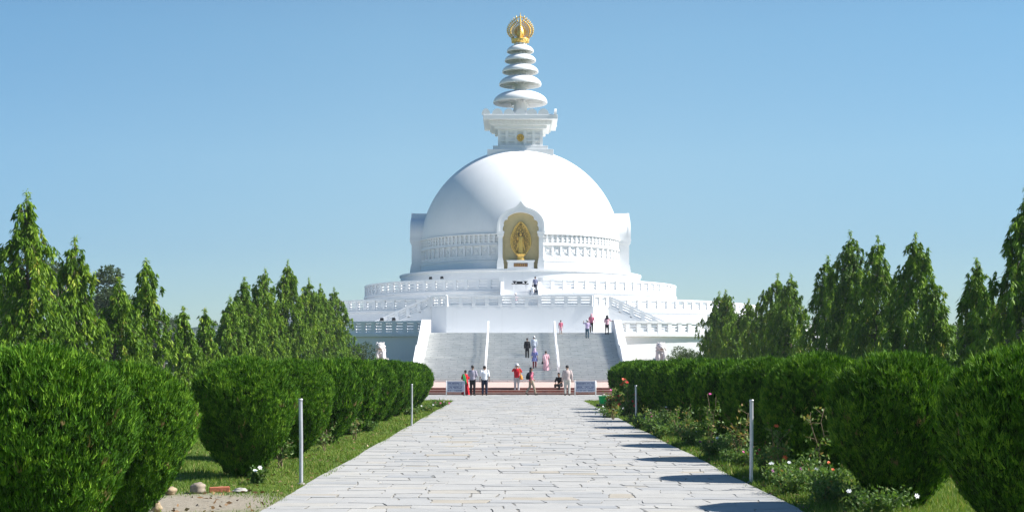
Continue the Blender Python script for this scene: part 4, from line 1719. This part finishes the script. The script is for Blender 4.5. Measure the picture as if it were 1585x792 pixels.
SAND = plain('sandstone_lump', (.36, .27, .17), .9, var=.3, scale=20)
GREYST = plain('river_stone', (.27, .22, .17), .85, var=.3, scale=16)
x, y, _ = PT(305, 766, 118.5)
stone(x, y, (.135, .10, .085), 1, GREYST, 'brown oval stone touching the red brick in the bare earth')
x, y, _ = PT(262, 768, 120)
stone(x, y, (.09, .09, .07), 2, SAND, 'sandy broken stone left of the brown oval stone')
x, y, _ = PT(243, 796, 136)
stone(x, y, (.075, .07, .07), 3, SAND, 'small round tan stone at the bottom edge near the left shrubs')
x, y, _ = PT(372, 763, 118)
stone(x, y, (.13, .09, .035), 4, plain('concrete_lump', (.34, .32, .29), .9, var=.25, scale=25), 'flat grey concrete lump right of the red brick')
x, y, _ = PT(340, 766, 117.5)
m = MB()
m.box(-.13, .13, -.055, .055, 0, .07)
m.v = [(p[0] + .006 * math.sin(p[2] * 40 + p[1] * 30), p[1], p[2] + .004 * math.sin(p[0] * 25)) for p in m.v]
o = m.build('brick', plain('loose_brick', (.40, .13, .07), .85, var=.3, scale=30), bevel=.006)
o.location = (x, y, 0)
o.rotation_euler = (0, -.03, .2)
tag(o, 'loose orange red brick lying between the stones left of the path', 'brick')

# green bucket on its dark crate
x, y, _ = PT(934, 629, 38.2)
m = MB()
m.lathe([(.001, 0), (.15, 0), (.16, .01), (.205, .30), (.222, .30), (.222, .325), (.20, .325), (.195, .30), (.15, .03), (.001, .03)], 0, 0, 32)
e = empty('green_bucket', (x, y, .125))
tag(e, 'green plastic bucket standing on a dark box at the end of the right bed', 'bucket')
m.build('tub', plain('green_plastic', (.015, .42, .16), .45, var=.08), e)
m = MB()
m.tube([(.21 * math.cos(a), -.02, .30 + .02 - .10 * math.sin(a)) for a in [PI * k / 10 for k in range(11)]], .006, 5)
m.build('handle', STEEL, e)
m = MB()
m.tube([(-.05, .02, .28), (-.03, 0, .36), (.06, 0, .37)], .03, 7)
m.tube([(.05, .04, .28), (.08, .03, .38)], .025, 7)
m.build('contents', plain('rag_cloth', (.6, .58, .5), .8), e)
m = MB()
for zz in (0, .062):
    m.box(-.24, .24, -.2, .2, zz, zz + .05)
for sx in (-1, 1):
    for sy in (-1, 1):
        m.box(sx * .235 - .02, sx * .235 + .02, sy * .195 - .02, sy * .195 + .02, .002, .12)
o = m.build('dark_box', BLACK)
o.location = (x - .03, y, 0)
tag(o, 'dark slatted box under the green bucket', 'box')

# notice boards ------------------------------------------------------------------
def board(u0, u1, v_top, s, lb, seed):
    x0, x1 = X_at(u0, s), X_at(u1, s)
    w_ = x1 - x0
    y = F / s
    e = empty('notice_board', ((x0 + x1) / 2, y, 0))
    tag(e, lb, 'sign', 'notice boards before the steps')
    H = EYE + (VPY - v_top) / s
    for sx in (-1, 1):
        m = MB()
        m.tube([(sx * w_ / 2, 0, -.1), (sx * w_ / 2, 0, H)], .03, 10)
        m.build('post', WHITEPAINT, e)
    m = MB()
    m.box(-w_ / 2 + .035, w_ / 2 - .035, -.02, .02, .24, H - .03)
    m.build('panel', PANELBLUE, e)
    m = MB()
    m.box(-w_ / 2 + .03, w_ / 2 - .03, -.028, .028, H - .05, H - .012)
    m.box(-w_ / 2 + .03, w_ / 2 - .03, -.028, .028, .225, .25)
    m.build('frame', WHITEPAINT, e)
    r = random.Random(seed)
    zz = H - .15
    for ln in range(3):
        m = MB()
        xx = -w_ / 2 + .09
        m.box(xx, w_ / 2 - .1, -.0245, -.0205, zz + .035, zz + .047)
        while xx < w_ / 2 - .12:
            lw = r.uniform(.025, .05)
            if r.random() < .18:
                xx += .05
                continue
            m.box(xx, xx + .012, -.0245, -.0205, zz - .04, zz + .0345)
            m.box(xx + .0125, xx + lw, -.0245, -.0205, zz - .02 + r.uniform(-.015, .03), zz + .006)
            xx += lw + .014
        xx = -w_ / 2 + .1
        while xx < w_ / 2 - .14:
            lw = r.uniform(.015, .035)
            if r.random() > .15:
                m.box(xx, xx + lw, -.0245, -.0205, zz - .095, zz - .095 + r.uniform(.03, .04))
            xx += lw + .01
        zz -= .205
        m.build('text_line', INK, e)


board(691, 719, 588.5, 27.8, 'blue and white notice board with three lines of writing beside the woman in red', 1)
board(890, 922, 588.5, 27.8, 'blue and white notice board by the end of the right hedge', 2)

# stone lions ----------------------------------------------------------------------
def lion(u, s, zb, flip, lb):
    x, y, ztop = PT(u, 529, s)
    e = empty('stone_lion', (x, y, zb))
    tag(e, lb, 'statue', 'stone lions at the stair foot')
    H = ztop - zb
    k = H / 2.0
    m = MB()
    sx = -1 if flip else 1
    Z = lambda a: a * k
    # seated body, loft from haunches to head
    m.tube([(0, .35 * k, Z(.12)), (0, .32 * k, Z(.45)), (0, .18 * k, Z(.85)), (0, .02 * k, Z(1.2)), (0, -.08 * k, Z(1.5))], [.40 * k, .47 * k, .42 * k, .37 * k, .28 * k], 20)
    m.ball((0, -.12 * k, Z(1.62)), (.34 * k, .34 * k, .36 * k), 22, 16)
    for a in range(26):
        an = a * 2.4
        zz = 1.05 + .75 * (a / 26)
        rr = (.40 - .10 * abs(a / 26 - .4)) * k
        m.ball((rr * math.cos(an), .02 * k + rr * math.sin(an) * .9 - .06 * k, Z(zz)), (.07 * k, .07 * k, .10 * k), 8, 6)
    m.ball((0, -.42 * k, Z(1.52)), (.20 * k, .17 * k, .15 * k), 14, 10)
    m.ball((0, -.56 * k, Z(1.60)), (.08 * k, .05 * k, .05 * k), 8, 6)
    for s_ in (-1, 1):
        m.ball((s_ * .13 * k, -.40 * k, Z(1.72)), (.07 * k, .05 * k, .05 * k), 8, 6)
        m.ball((s_ * .27 * k, -.1 * k, Z(1.92)), (.09 * k, .05 * k, .11 * k), 8, 6)
        m.tube([(s_ * .22 * k, -.22 * k, Z(1.2)), (s_ * .23 * k, -.36 * k, Z(.75)), (s_ * .22 * k, -.38 * k, Z(.2))], [.17 * k, .14 * k, .12 * k], 12)
        m.ball((s_ * .22 * k, -.48 * k, Z(.10)), (.15 * k, .22 * k, .11 * k), 12, 8)
        for t_ in (-1, 0, 1):
            m.ball((s_ * .22 * k + t_ * .08 * k, -.66 * k, Z(.08)), (.05 * k, .08 * k, .07 * k), 8, 6)
        m.ball((s_ * .38 * k, .22 * k, Z(.35)), (.22 * k, .40 * k, .34 * k), 14, 10)
        m.ball((s_ * .42 * k, -.12 * k, Z(.09)), (.13 * k, .24 * k, .10 * k), 10, 8)
    body = m.build('lion_figure', LIONSTONE, e)
    md = body.modifiers.new('remesh', 'REMESH')
    md.mode = 'VOXEL'
    md.voxel_size = .035
    md2 = body.modifiers.new('smooth', 'SMOOTH')
    md2.iterations = 2
    m = MB()
    m.ball((0, -.575 * k, Z(1.44)), (.13 * k, .03 * k, .035 * k), 10, 6)
    m.build('open_mouth', plain('dark_mouth', (.14, .08, .06), .8), e)
    m = MB()
    m.tube([(sx * .3 * k, .55 * k, Z(.15)), (sx * .52 * k, .45 * k, Z(.35)), (sx * .5 * k, .35 * k, Z(.7))], [.08 * k, .07 * k, .11 * k], 10)
    m.build('tail', LIONSTONE, e)
    # pedestal
    t = empty('lion_pedestal', (x, y, .42))
    tag(t, 'white stepped pedestal carrying the %s stone lion' % ('left' if u < 800 else 'right'), 'pedestal', 'lion pedestals')
    m = MB()
    m.box(-.62, .62, -.9, .95, .001, .15)
    m.box(-.52, .52, -.8, .85, .15, zb - .42 - .12)
    m.box(-.6, .6, -.88, .93, zb - .42 - .12, zb - .42)
    m.build('block', WHITE, t, bevel=.015)


lion(589, 20.6, 1.55, False, 'seated stone lion guarding the left side of the staircase')
lion(1023, 20.6, 1.55, True, 'seated stone lion guarding the right side of the staircase')

# floodlights on the rails ------------------------------------------------------------
for u, v, s, zb, lb in ((591, 493, 17.4, 5.6, 'small black floodlight on the lower terrace rail, left one of the lower pair'), (609.5, 493, 17.55, 5.6, 'small black floodlight on the lower terrace rail, right one of the lower pair'),
                        (666.5, 431, 15.1, 10.4, 'small black floodlight on the upper terrace rail, left one of the upper pair'), (684, 431, 15.2, 10.4, 'small black floodlight on the upper terrace rail, right one of the upper pair')):
    R = 35.85 if zb < 6 else 17.1
    s0 = s
    for _ in range(6):
        x = X_at(u, s0)
        y = CY - math.sqrt(R * R - (x - CX) ** 2)
        s0 = F / y
    e = empty('floodlight', (x, y, zb))
    tag(e, lb, 'floodlight', 'floodlights on the terrace rails')
    m = MB()
    m.box(-.14, .14, -.10, .09, .06, .30)
    m.build('housing', BLACK, e, bevel=.015)
    m = MB()
    m.box(-.12, .12, .0905, .10, .08, .28)
    m.build('lens', plain('lamp_glass', (.25, .27, .3), .1), e)
    m = MB()
    m.box(-.17, -.145, -.02, .02, 0, .2)
    m.box(.145, .17, -.02, .02, 0, .2)
    m.box(-.17, .17, -.021, .021, 0, .03)
    m.build('bracket', BLACK, e)

# altar table on the upper terrace -------------------------------------------------------
x, y, _ = PT(805, 440, 15.4)
e = empty('altar_table', (x, y, 9.2))
tag(e, 'white altar table on the upper terrace below the golden statue', 'table')
m = MB()
m.box(-.85, .85, -.3, .3, .66, .74)
m.build('table_top', BLACK, e)
for sx in (-1, 1):
    m = MB()
    m.box(sx * .6 - .12, sx * .6 + .12, -.22, .22, 0, .66)
    m.build('table_leg', WHITEPAINT, e)
for k, (dx, wd, hh, nm, lb) in enumerate(((-.55, .16, .26, 'incense_burner', 'black incense burner at the left end of the altar table'), (-.05, .3, .20, 'offering_box', 'wide black offering box in the middle of the altar table'), (.55, .18, .24, 'incense_burner', 'black incense burner at the right end of the altar table'))):
    m = MB()
    if nm == 'offering_box':
        m.box(-.3, .3, -.15, .15, 0, .16)
        m.box(-.32, .32, -.17, .17, .16, .20)
        for q in range(5):
            m.box(-.25 + q * .12, -.21 + q * .12, -.1, .1, .2, .212)
    else:
        m.lathe([(.001, .0), (.10, 0), (.06, .05), (.14, .12), (.17, .2), (.13, hh), (.10, hh), (.09, .18), (.001, .16)], 0, 0, 20)
        for s_ in (-1, 1):
            m.tube([(s_ * .14, 0, .16), (s_ * .22, 0, .2), (s_ * .2, 0, hh + .02)], .02, 6)
    o = m.build(nm, BLACK)
    o.location = (x + dx, y, 9.94)
    tag(o, lb, 'burner' if nm != 'offering_box' else 'box')

# ------------------------------------------------------------------ people
SKIN = plain('skin_brown', (.22, .12, .075), .6, var=.08)
SKIN2 = plain('skin_light', (.40, .25, .18), .6, var=.06)
HAIR = plain('hair_black', (.012, .010, .010), .45, var=.2)


def cloth(name, c, var=.12):
    return plain('cloth_' + name, c, .85, var=var, scale=9, spec=.15)


def capsule(m, a, b, ra, rb, n=12):
    a, b = Vector(a), Vector(b)
    d = b - a
    L = d.length
    dn = d.normalized()
    pts = [a - dn * ra * .8, a - dn * ra * .45, a, a + d * .5, b, b + dn * rb * .45, b + dn * rb * .8]
    m.tube(pts, [ra * .5, ra * .88, ra, (ra + rb) / 2, rb, rb * .88, rb * .5], n)


def loft(m, rings, n=18):
    """rings: (cx,cy,z,rx,ry)"""
    vs = []
    for (cx_, cy_, z_, rx, ry) in rings:
        for j in range(n):
            a = 2 * PI * j / n
            vs.append((cx_ + rx * math.cos(a), cy_ + ry * math.sin(a), z_))
    k = len(rings)
    fs = [(i * n + j, i * n + (j + 1) % n, (i + 1) * n + (j + 1) % n, (i + 1) * n + j) for i in range(k - 1) for j in range(n)]
    fs += [tuple(range(n - 1, -1, -1)), tuple((k - 1) * n + j for j in range(n))]
    m.add(vs, fs, True)


def remesh(o, vox, it=3):
    md = o.modifiers.new('remesh', 'REMESH')
    md.mode = 'VOXEL'
    md.voxel_size = vox
    md.use_smooth_shade = True
    s_ = o.modifiers.new('smooth', 'SMOOTH')
    s_.iterations = it
    dg = bpy.context.evaluated_depsgraph_get()
    me = bpy.data.meshes.new_from_object(o.evaluated_get(dg))
    mats = o.data.materials[0]
    o.modifiers.clear()
    o.data = me
    if not me.materials:
        me.materials.append(mats)
    return o


BASEJ = dict(
    hipL=(-.09, 0, .90), kneeL=(-.10, .02, .49), ankL=(-.10, -.01, .09), toeL=(-.12, .15, .035),
    hipR=(.09, 0, .90), kneeR=(.10, .02, .49), ankR=(.10, -.01, .09), toeR=(.12, .15, .035),
    pel=(0, 0, .95), waist=(0, 0, 1.08), chest=(0, 0, 1.28), neck=(0, 0, 1.46), head=(0, .015, 1.61),
    shL=(-.18, 0, 1.40), elL=(-.24, -.03, 1.12), wrL=(-.25, .05, .86), haL=(-.25, .07, .77),
    shR=(.18, 0, 1.40), elR=(.24, -.03, 1.12), wrR=(.25, .05, .86), haR=(.25, .07, .77))
POSES = {
    'stand': {},
    'bowed': dict(head=(0, .09, 1.585), neck=(0, .03, 1.455)),
    'step': dict(kneeR=(.10, .22, .58), ankR=(.10, .20, .17), toeR=(.11, .36, .13), kneeL=(-.10, -.02, .49), ankL=(-.10, -.10, .10), toeL=(-.11, .05, .035), elL=(-.24, .05, 1.13), wrL=(-.22, .20, .93), haL=(-.21, .25, .86), elR=(.24, -.12, 1.14), wrR=(.25, -.12, .88), haR=(.25, -.12, .80)),
    'walk': dict(kneeR=(.09, .16, .50), ankR=(.09, .26, .10), toeR=(.10, .42, .06), kneeL=(-.09, -.04, .50), ankL=(-.09, -.28, .16), toeL=(-.10, -.16, .04), elL=(-.23, .10, 1.14), wrL=(-.2, .26, .98), haL=(-.19, .33, .94), elR=(.23, -.14, 1.15), wrR=(.24, -.14, .88), haR=(.24, -.13, .80)),
    'camera': dict(elL=(-.27, .16, 1.30), wrL=(-.12, .24, 1.53), haL=(-.08, .22, 1.60), elR=(.26, .14, 1.24), wrR=(.12, .25, 1.50), haR=(.08, .23, 1.58)),
    'armup': dict(elL=(-.36, .0, 1.36), wrL=(-.34, .10, 1.55), haL=(-.33, .13, 1.63)),
    'armout': dict(elR=(.34, .05, 1.22), wrR=(.52, .14, 1.20), haR=(.59, .17, 1.20)),
    'handsfront': dict(elL=(-.25, .02, 1.14), wrL=(-.14, .20, 1.06), haL=(-.08, .25, 1.06), elR=(.25, .02, 1.14), wrR=(.14, .20, 1.06), haR=(.08, .25, 1.06)),
    'sit': dict(hipL=(-.09, 0, .12), hipR=(.09, 0, .12), pel=(0, -.02, .16), waist=(0, .02, .30), chest=(0, .08, .49), neck=(0, .14, .66), head=(0, .20, .80), kneeL=(-.14, .40, .16), ankL=(-.14, .42, -.25), toeL=(-.14, .56, -.28), kneeR=(.14, .40, .16), ankR=(.14, .42, -.25), toeR=(.14, .56, -.28), shL=(-.18, .11, .60), elL=(-.24, .22, .36), wrL=(-.12, .38, .24), haL=(-.08, .44, .22), shR=(.18, .11, .60), elR=(.24, .22, .36), wrR=(.12, .38, .24), haR=(.08, .44, .22)),
}


def person(x, y, z, h, face, label, pose='stand', shirt=None, sleeves='short', trousers=None, skirt=None, hat=None, scarf=None, hair='short', skin=None, bag=None, wide=1.0, shorts=False, pallu=None):
    J = {k: Vector(v) for k, v in {**BASEJ, **POSES[pose]}.items()}
    skin = skin or SKIN
    e = empty('person', (x, y, z), face)
    k = h / 1.72
    e.scale = (k * wide, k * wide, k)
    tag(e, label, 'person', None)
    # one continuous body
    m = MB()
    P, W, Ch, Nk = J['pel'], J['waist'], J['chest'], J['neck']
    loft(m, [(P.x, P.y, P.z - .08, .13, .10), (P.x, P.y, P.z, .155, .115), (W.x, W.y, W.z, .135, .10), (Ch.x, Ch.y, Ch.z, .165, .115), (Nk.x, Nk.y, Nk.z - .05, .13, .085), (Nk.x, Nk.y, Nk.z, .055, .055)])
    capsule(m, Nk - Vector((0, 0, .04)), J['head'] - Vector((0, .02, .05)), .055, .05)
    H = J['head']
    m.ball(H + Vector((0, -.01, .03)), (.078, .095, .095), 16, 12)
    m.ball(H + Vector((0, .02, -.045)), (.06, .075, .075), 14, 10)
    m.ball(H + Vector((0, .105, -.02)), (.014, .022, .03), 8, 6)
    for s_ in (-1, 1):
        m.ball(H + Vector((s_ * .082, -.01, -.01)), (.014, .025, .035), 8, 6)
    for L_ in ('L', 'R'):
        capsule(m, J['hip' + L_], J['knee' + L_], .085, .055)
        capsule(m, J['knee' + L_], J['ank' + L_], .055, .038)
        capsule(m, J['ank' + L_] + Vector((0, 0, -.03)), J['toe' + L_], .038, .032)
        capsule(m, J['sh' + L_], J['el' + L_], .048, .038)
        capsule(m, J['el' + L_], J['wr' + L_], .038, .026)
        hd = (J['ha' + L_] - J['wr' + L_]).normalized()
        side = hd.cross(Vector((0, 1, 0)))
        if side.length < .3:
            side = hd.cross(Vector((0, 0, 1)))
        side.normalize()
        fw = side.cross(hd).normalized()
        palm = J['wr' + L_] + hd * .05
        capsule(m, J['wr' + L_], palm, .026, .034)
        for q, fl in enumerate((.065, .078, .072, .058)):
            b0 = palm + fw * (q - 1.5) * .019 + hd * .02
            m.tube([b0, b0 + hd * fl * .6, b0 + hd * fl + side * .012], [.0105, .010, .008], 6)
        b0 = palm - hd * .02 + fw * .03
        m.tube([b0, b0 + fw * .03 + hd * .02, b0 + fw * .035 + hd * .055], [.012, .011, .009], 6)
    body = m.build('body', skin, e)
    remesh(body, .014, 2)
    # shoes
    for L_ in ('L', 'R'):
        m = MB()
        a, b = J['ank' + L_], J['toe' + L_]
        capsule(m, a + Vector((0, -.02, -.045)), b + Vector((0, 0, .005)), .046, .042)
        m.build('shoe', cloth('shoe_dark', (.03, .025, .022)) if not shorts else cloth('shoe_pale', (.6, .55, .5)), e)
    # eyes
    m = MB()
    for s_ in (-1, 1):
        m.ball(H + Vector((s_ * .03, .083, .005)), (.012, .008, .007), 6, 5)
    m.build('eyes', BLACK, e)
    if shirt:
        m = MB()
        zb = P.z - (.02 if trousers else .0)
        loft(m, [(P.x, P.y, P.z - .07, .175, .135), (W.x, W.y, W.z, .16, .125), (Ch.x, Ch.y, Ch.z, .19, .135), (Nk.x, Nk.y, Nk.z - .06, .155, .10), (Nk.x, Nk.y, Nk.z - .005, .075, .07)])
        for L_ in ('L', 'R'):
            if sleeves == 'none':
                capsule(m, J['sh' + L_], J['sh' + L_] * .85 + J['el' + L_] * .15, .062, .058)
            else:
                capsule(m, J['sh' + L_], J['el' + L_], .066, .056)
                if sleeves == 'long':
                    capsule(m, J['el' + L_], J['wr' + L_], .054, .040)
        remesh(m.build('shirt', shirt, e), .022, 4)
    if trousers:
        m = MB()
        loft(m, [(P.x, P.y, P.z - .10, .165, .125), (P.x, P.y, P.z - .02, .17, .13), (W.x * .6 + P.x * .4, W.y * .5 + P.y * .5, P.z + .06, .155, .12)])
        for L_ in ('L', 'R'):
            capsule(m, J['hip' + L_], J['knee' + L_], .10, .078)
            if not shorts:
                capsule(m, J['knee' + L_], J['ank' + L_] + Vector((0, 0, .03)), .076, .062)
        remesh(m.build('trousers' if not shorts else 'shorts', trousers, e), .022, 3)
    if skirt:
        mat, zl, rw = skirt
        m = MB()
        n = 40
        rings = 12
        vs = []
        for i in range(rings):
            t_ = i / (rings - 1)
            zz = P.z + .06 - (P.z + .06 - zl) * t_
            for j in range(n):
                a = 2 * PI * j / n
                fold = 1 + (.02 + .09 * t_) * math.sin(a * 9 + .8 * math.sin(t_ * 4)) + .03 * t_ * math.sin(a * 3 + 1)
                r_ = (.165 + (rw - .165) * t_ ** .8) * fold
                vs.append((P.x + r_ * math.cos(a), P.y + r_ * .82 * math.sin(a), zz))
        m.add(vs, [(i * n + j, i * n + (j + 1) % n, (i + 1) * n + (j + 1) % n, (i + 1) * n + j) for i in range(rings - 1) for j in range(n)], True)
        m.build('skirt', mat, e)
    if pallu:
        # sash of the sari over the shoulder and down the back
        m = MB()
        path = [(.12, .12, 1.10), (.02, .155, 1.25), (-.12, .10, 1.42), (-.17, -.02, 1.46), (-.15, -.14, 1.32), (-.12, -.18, 1.05), (-.10, -.19, .75)]
        wv = [.10, .11, .08, .07, .11, .15, .18]
        vs = []
        for (px_, py_, pz_), w_ in zip(path, wv):
            for q in range(7):
                t_ = q / 6 - .5
                vs.append((px_ + t_ * w_ * 1.5, py_ + (.018 * math.sin(q * 2.4)) - .0, pz_ + t_ * .05))
        m.add(vs, [(i * 7 + j, i * 7 + j + 1, (i + 1) * 7 + j + 1, (i + 1) * 7 + j) for i in range(6) for j in range(6)], True)
        o = m.build('shawl', pallu, e)
        md = o.modifiers.new('thick', 'SOLIDIFY')
        md.thickness = .012
    # hair
    if hair != 'none' and not scarf:
        m = MB()
        m.ball(H + Vector((0, -.022, .045)), (.088, .10, .095), 16, 12)
        if hair == 'bun':
            m.ball(H + Vector((0, -.12, .0)), (.05, .045, .05), 12, 8)
        if hair == 'long':
            m.ball(H + Vector((0, -.07, -.09)), (.085, .055, .15), 14, 10)
        if hair == 'pony':
            m.tube([H + Vector((0, -.10, .04)), H + Vector((0, -.16, -.05)), H + Vector((0, -.14, -.2))], [.04, .035, .01], 8)
        m.build('hair', HAIR, e)
    if scarf:
        m = MB()
        m.ball(H + Vector((0, -.02, .025)), (.10, .115, .12), 18, 12)
        m.ball(H + Vector((0, -.06, -.12)), (.12, .09, .14), 16, 10)
        m.ball(Nk + Vector((0, -.03, -.03)), (.17, .11, .10), 16, 8)
        # open at the face
        m.v = [(p[0], min(p[1], H.y + .055), p[2]) for p in m.v]
        m.build('headscarf', scarf, e)
    if hat:
        m = MB()
        zz = H.z + .05
        prof = [(.155, zz - .035), (.158, zz - .03), (.10, zz), (.097, zz + .05), (.08, zz + .085), (.001, zz + .095)]
        m.lathe([(.001, zz + .0)] + prof, H.x, H.y - .01, 24)
        m.build('hat', hat, e)
    if bag:
        kind, mat, side = bag
        m = MB()
        if kind == 'backpack':
            loft(m, [(0, -.22, .98, .13, .07), (0, -.24, 1.05, .16, .10), (0, -.23, 1.2, .155, .095), (0, -.20, 1.36, .12, .06), (0, -.19, 1.40, .05, .03)])
            for s_ in (-1, 1):
                m.tube([(s_ * .11, -.16, 1.38), (s_ * .13, .0, 1.47), (s_ * .14, .13, 1.33), (s_ * .15, .02, 1.05), (s_ * .12, -.16, 1.02)], .014, 6)
            nm = 'backpack'
        elif kind == 'shoulder':
            loft(m, [(side * .26, -.02, .78, .09, .15), (side * .27, -.02, .82, .10, .17), (side * .25, -.02, 1.0, .07, .15), (side * .24, -.02, 1.08, .03, .10)])
            m.tube([(side * .24, .08, 1.05), (side * .18, .10, 1.3), (side * .15, 0, 1.475), (side * .18, -.10, 1.3), (side * .24, -.10, 1.05)], .014, 6)
            nm = 'shoulder_bag'
        else:
            loft(m, [(side * .29, .04, .58, .05, .15), (side * .29, .04, .63, .07, .17), (side * .28, .04, .80, .05, .15)])
            m.tube([(side * .28, -.06, .79), (side * .26, .04, .92), (side * .28, .14, .79)], .01, 6)
            nm = 'handbag'
        m.build(nm, mat, e)
    return e


def on_stairs(u, v):
    """stair position whose tread projects to pixel row v"""
    best = None
    yy = 108.0
    while yy < 128:
        zz = stair_z(yy)
        vv = VPY - (zz - EYE) * F / yy
        if best is None or abs(vv - v) < best[0]:
            best = (abs(vv - v), yy, zz)
        yy += .07
    _, yy, zz = best
    return X_at(u, F / yy), yy, zz


def ground_at(u, s=27.9, z=.022):
    return X_at(u, s), F / s, z


RED = cloth('red', (.50, .018, .03))
WH = cloth('white', (.74, .75, .78), .04)
NAVY = cloth('navy', (.02, .025, .05))
GREYV = cloth('lilac_grey', (.36, .33, .40))
BLK = cloth('black', (.015, .015, .018))
KHAKI = cloth('khaki', (.30, .25, .19))
PINK = cloth('pink', (.62, .17, .24))
LPINK = cloth('light_pink', (.68, .40, .45))
BEIGE = cloth('beige_pink', (.52, .42, .40))
CREAM = cloth('cream', (.55, .52, .47))
LILAC = cloth('lilac', (.50, .40, .58))
TEAL = cloth('teal_jeans', (.05, .10, .14))
GRN = cloth('green', (.03, .22, .07))
ORANGE = cloth('orange', (.70, .26, .05))


def striped(name, c1, c2, c3):
    m, nt, b = nodes_of('cloth_' + name)
    tc = N(nt, 'ShaderNodeTexCoord')
    wv = N(nt, 'ShaderNodeTexWave', wave_type='BANDS', bands_direction='Z')
    wv.inputs['Scale'].default_value = 2.6
    nt.links.new(tc.outputs['Object'], wv.inputs['Vector'])
    r_ = N(nt, 'ShaderNodeValToRGB')
    r_.color_ramp.interpolation = 'CONSTANT'
    el = r_.color_ramp.elements
    el.new(.5)
    for e_, (p, c) in zip(el, ((0, c1), (.4, c2), (.75, c3))):
        e_.position = p
        e_.color = (*c, 1)
    nt.links.new(wv.outputs['Fac'], r_.inputs['Fac'])
    nt.links.new(r_.outputs[0], b.inputs['Base Color'])
    b.inputs['Roughness'].default_value = .85
    return m


STR = striped('blue_stripes', (.03, .05, .26), (.50, .54, .66), (.05, .08, .36))

x, y, z = ground_at(720.5, 27.6)
person(x, y, z, 1.40, .35, 'small woman in a red sari with green shawl by the left notice board', 'handsfront', RED, 'short', None, (RED, .03, .27), hair='bun', pallu=GRN, wide=1.05)
x, y, z = ground_at(731.5, 27.8)
person(x, y, z, 1.66, -.25, 'tall thin man in a lilac grey shirt and dark trousers beside the woman in red', 'handsfront', GREYV, 'long', BLK, hair='short')
x, y, z = ground_at(750, 27.7)
person(x, y, z, 1.66, 0, 'man in a white shirt and dark blue trousers standing before the steps with bowed head', 'bowed', WH, 'short', NAVY, hair='short', wide=1.06)
person(X_at(800, 26.9), F / 26.9, .14, 1.63, -.1, 'person in red shirt and white hat with orange bag climbing the brick steps', 'camera', RED, 'short', cloth('grey_shorts', (.40, .40, .42)), hat=WH, bag=('shoulder', ORANGE, 1), skin=SKIN2, wide=1.04, shorts=False)
x, y, z = ground_at(822, 27.7)
person(x, y, z, 1.55, -1.1, 'woman in a pink shirt and khaki trousers with black backpack walking sideways', 'walk', PINK, 'short', KHAKI, hair='long', bag=('backpack', BLK, 1))
x, y, z = ground_at(878, 27.8)
person(x, y, z, 1.66, 0, 'elderly stout person in a beige pink shirt and cream trousers before the steps', 'stand', BEIGE, 'long', CREAM, hair='short', skin=SKIN2, wide=1.12)
person(X_at(867, 26.7), F / 26.7 - .12, .42, 1.6, PI - .5, 'person in black sitting on the steps behind the elderly stout person', 'sit', BLK, 'short', BLK, hair='short')
x, y, z = on_stairs(816, 554.5)
person(x, y, z, 1.62, 0, 'man in a black suit halfway up the white staircase', 'stand', BLK, 'long', BLK, hair='short')
x, y, z = on_stairs(826.5, 551)
person(x, y, z, 1.62, 0, 'person in pale grey shirt and white cap beside the man in black', 'stand', cloth('pale_grey', (.55, .60, .68)), 'long', cloth('grey_blue', (.30, .34, .42)), hat=WH)
x, y, z = on_stairs(827.5, 570.5)
person(x, y, z, 1.60, 0, 'woman in a blue striped tunic and dark red leggings on the stairs', 'step', STR, 'short', cloth('dark_red', (.16, .015, .03)), skirt=(STR, .62, .25), scarf=LILAC)
x, y, z = on_stairs(845, 572.5)
person(x, y, z, 1.55, 0, 'woman in a long pink sari with black handbag on the lower stairs', 'stand', LPINK, 'short', None, (LPINK, .04, .24), hair='bun', pallu=cloth('pale_pink', (.7, .5, .55)), bag=('handbag', BLK, -1), wide=1.08)
x, y, z = on_stairs(868, 517)
person(x, y, z, 1.22, 0, 'child in a pinkish red outfit near the top of the stairs', 'stand', PINK, 'short', LPINK, hair='short', shorts=True)
x, y, z = on_stairs(909, 524.5)
person(x, y, z, 1.58, 0, 'person in a lilac shirt and white cap raising one arm near the stair top', 'armup', LILAC, 'short', TEAL, hat=WH)
x, y, z = on_stairs(915.5, 514)
person(x, y, z, 1.62, 0, 'person in a pink shirt and pink headscarf with black trousers at the stair top', 'step', PINK, 'long', BLK, scarf=LPINK)
x, y, z = on_stairs(939.5, 518.5)
person(x, y, z, 1.66, 0, 'woman in a black headscarf and pink top holding out an arm beside the right parapet', 'armout', LPINK, 'short', BLK, scarf=BLK)
person(X_at(798, 16.1), F / 16.1, 7.02, 1.62, 0, 'person in white hat and pink top on the middle terrace, below the altar table', 'stand', LPINK, 'short', WH, hair='none', hat=WH)
person(X_at(828.5, 15.62), F / 15.62, 7.004 + .17 * 11, 1.62, .2, 'man in a blue grey shirt at the top of the centre flight', 'stand', cloth('blue_grey', (.16, .17, .26)), 'short', NAVY, hair='short')
person(X_at(824.5, 15.7), F / 15.7, 7.004 + .17 * 8, 1.25, .1, 'child in white beside the man at the top of the centre flight', 'stand', WH, 'short', WH, hair='short')
# ------------------------------------------------------------------ haze
m = MB()
m.box(-420, 420, -45, 640, -2.0, 44)
hm = bpy.data.materials.new('haze_air')
hm.use_nodes = True
nt = hm.node_tree
nt.nodes.remove(nt.nodes['Principled BSDF'])
pv = nt.nodes.new('ShaderNodeVolumePrincipled')
pv.inputs['Color'].default_value = (.80, .90, 1.0, 1)
pv.inputs['Density'].default_value = .0002
nt.links.new(pv.outputs[0], nt.nodes['Material Output'].inputs['Volume'])
tag(m.build('haze', hm), kind='stuff')
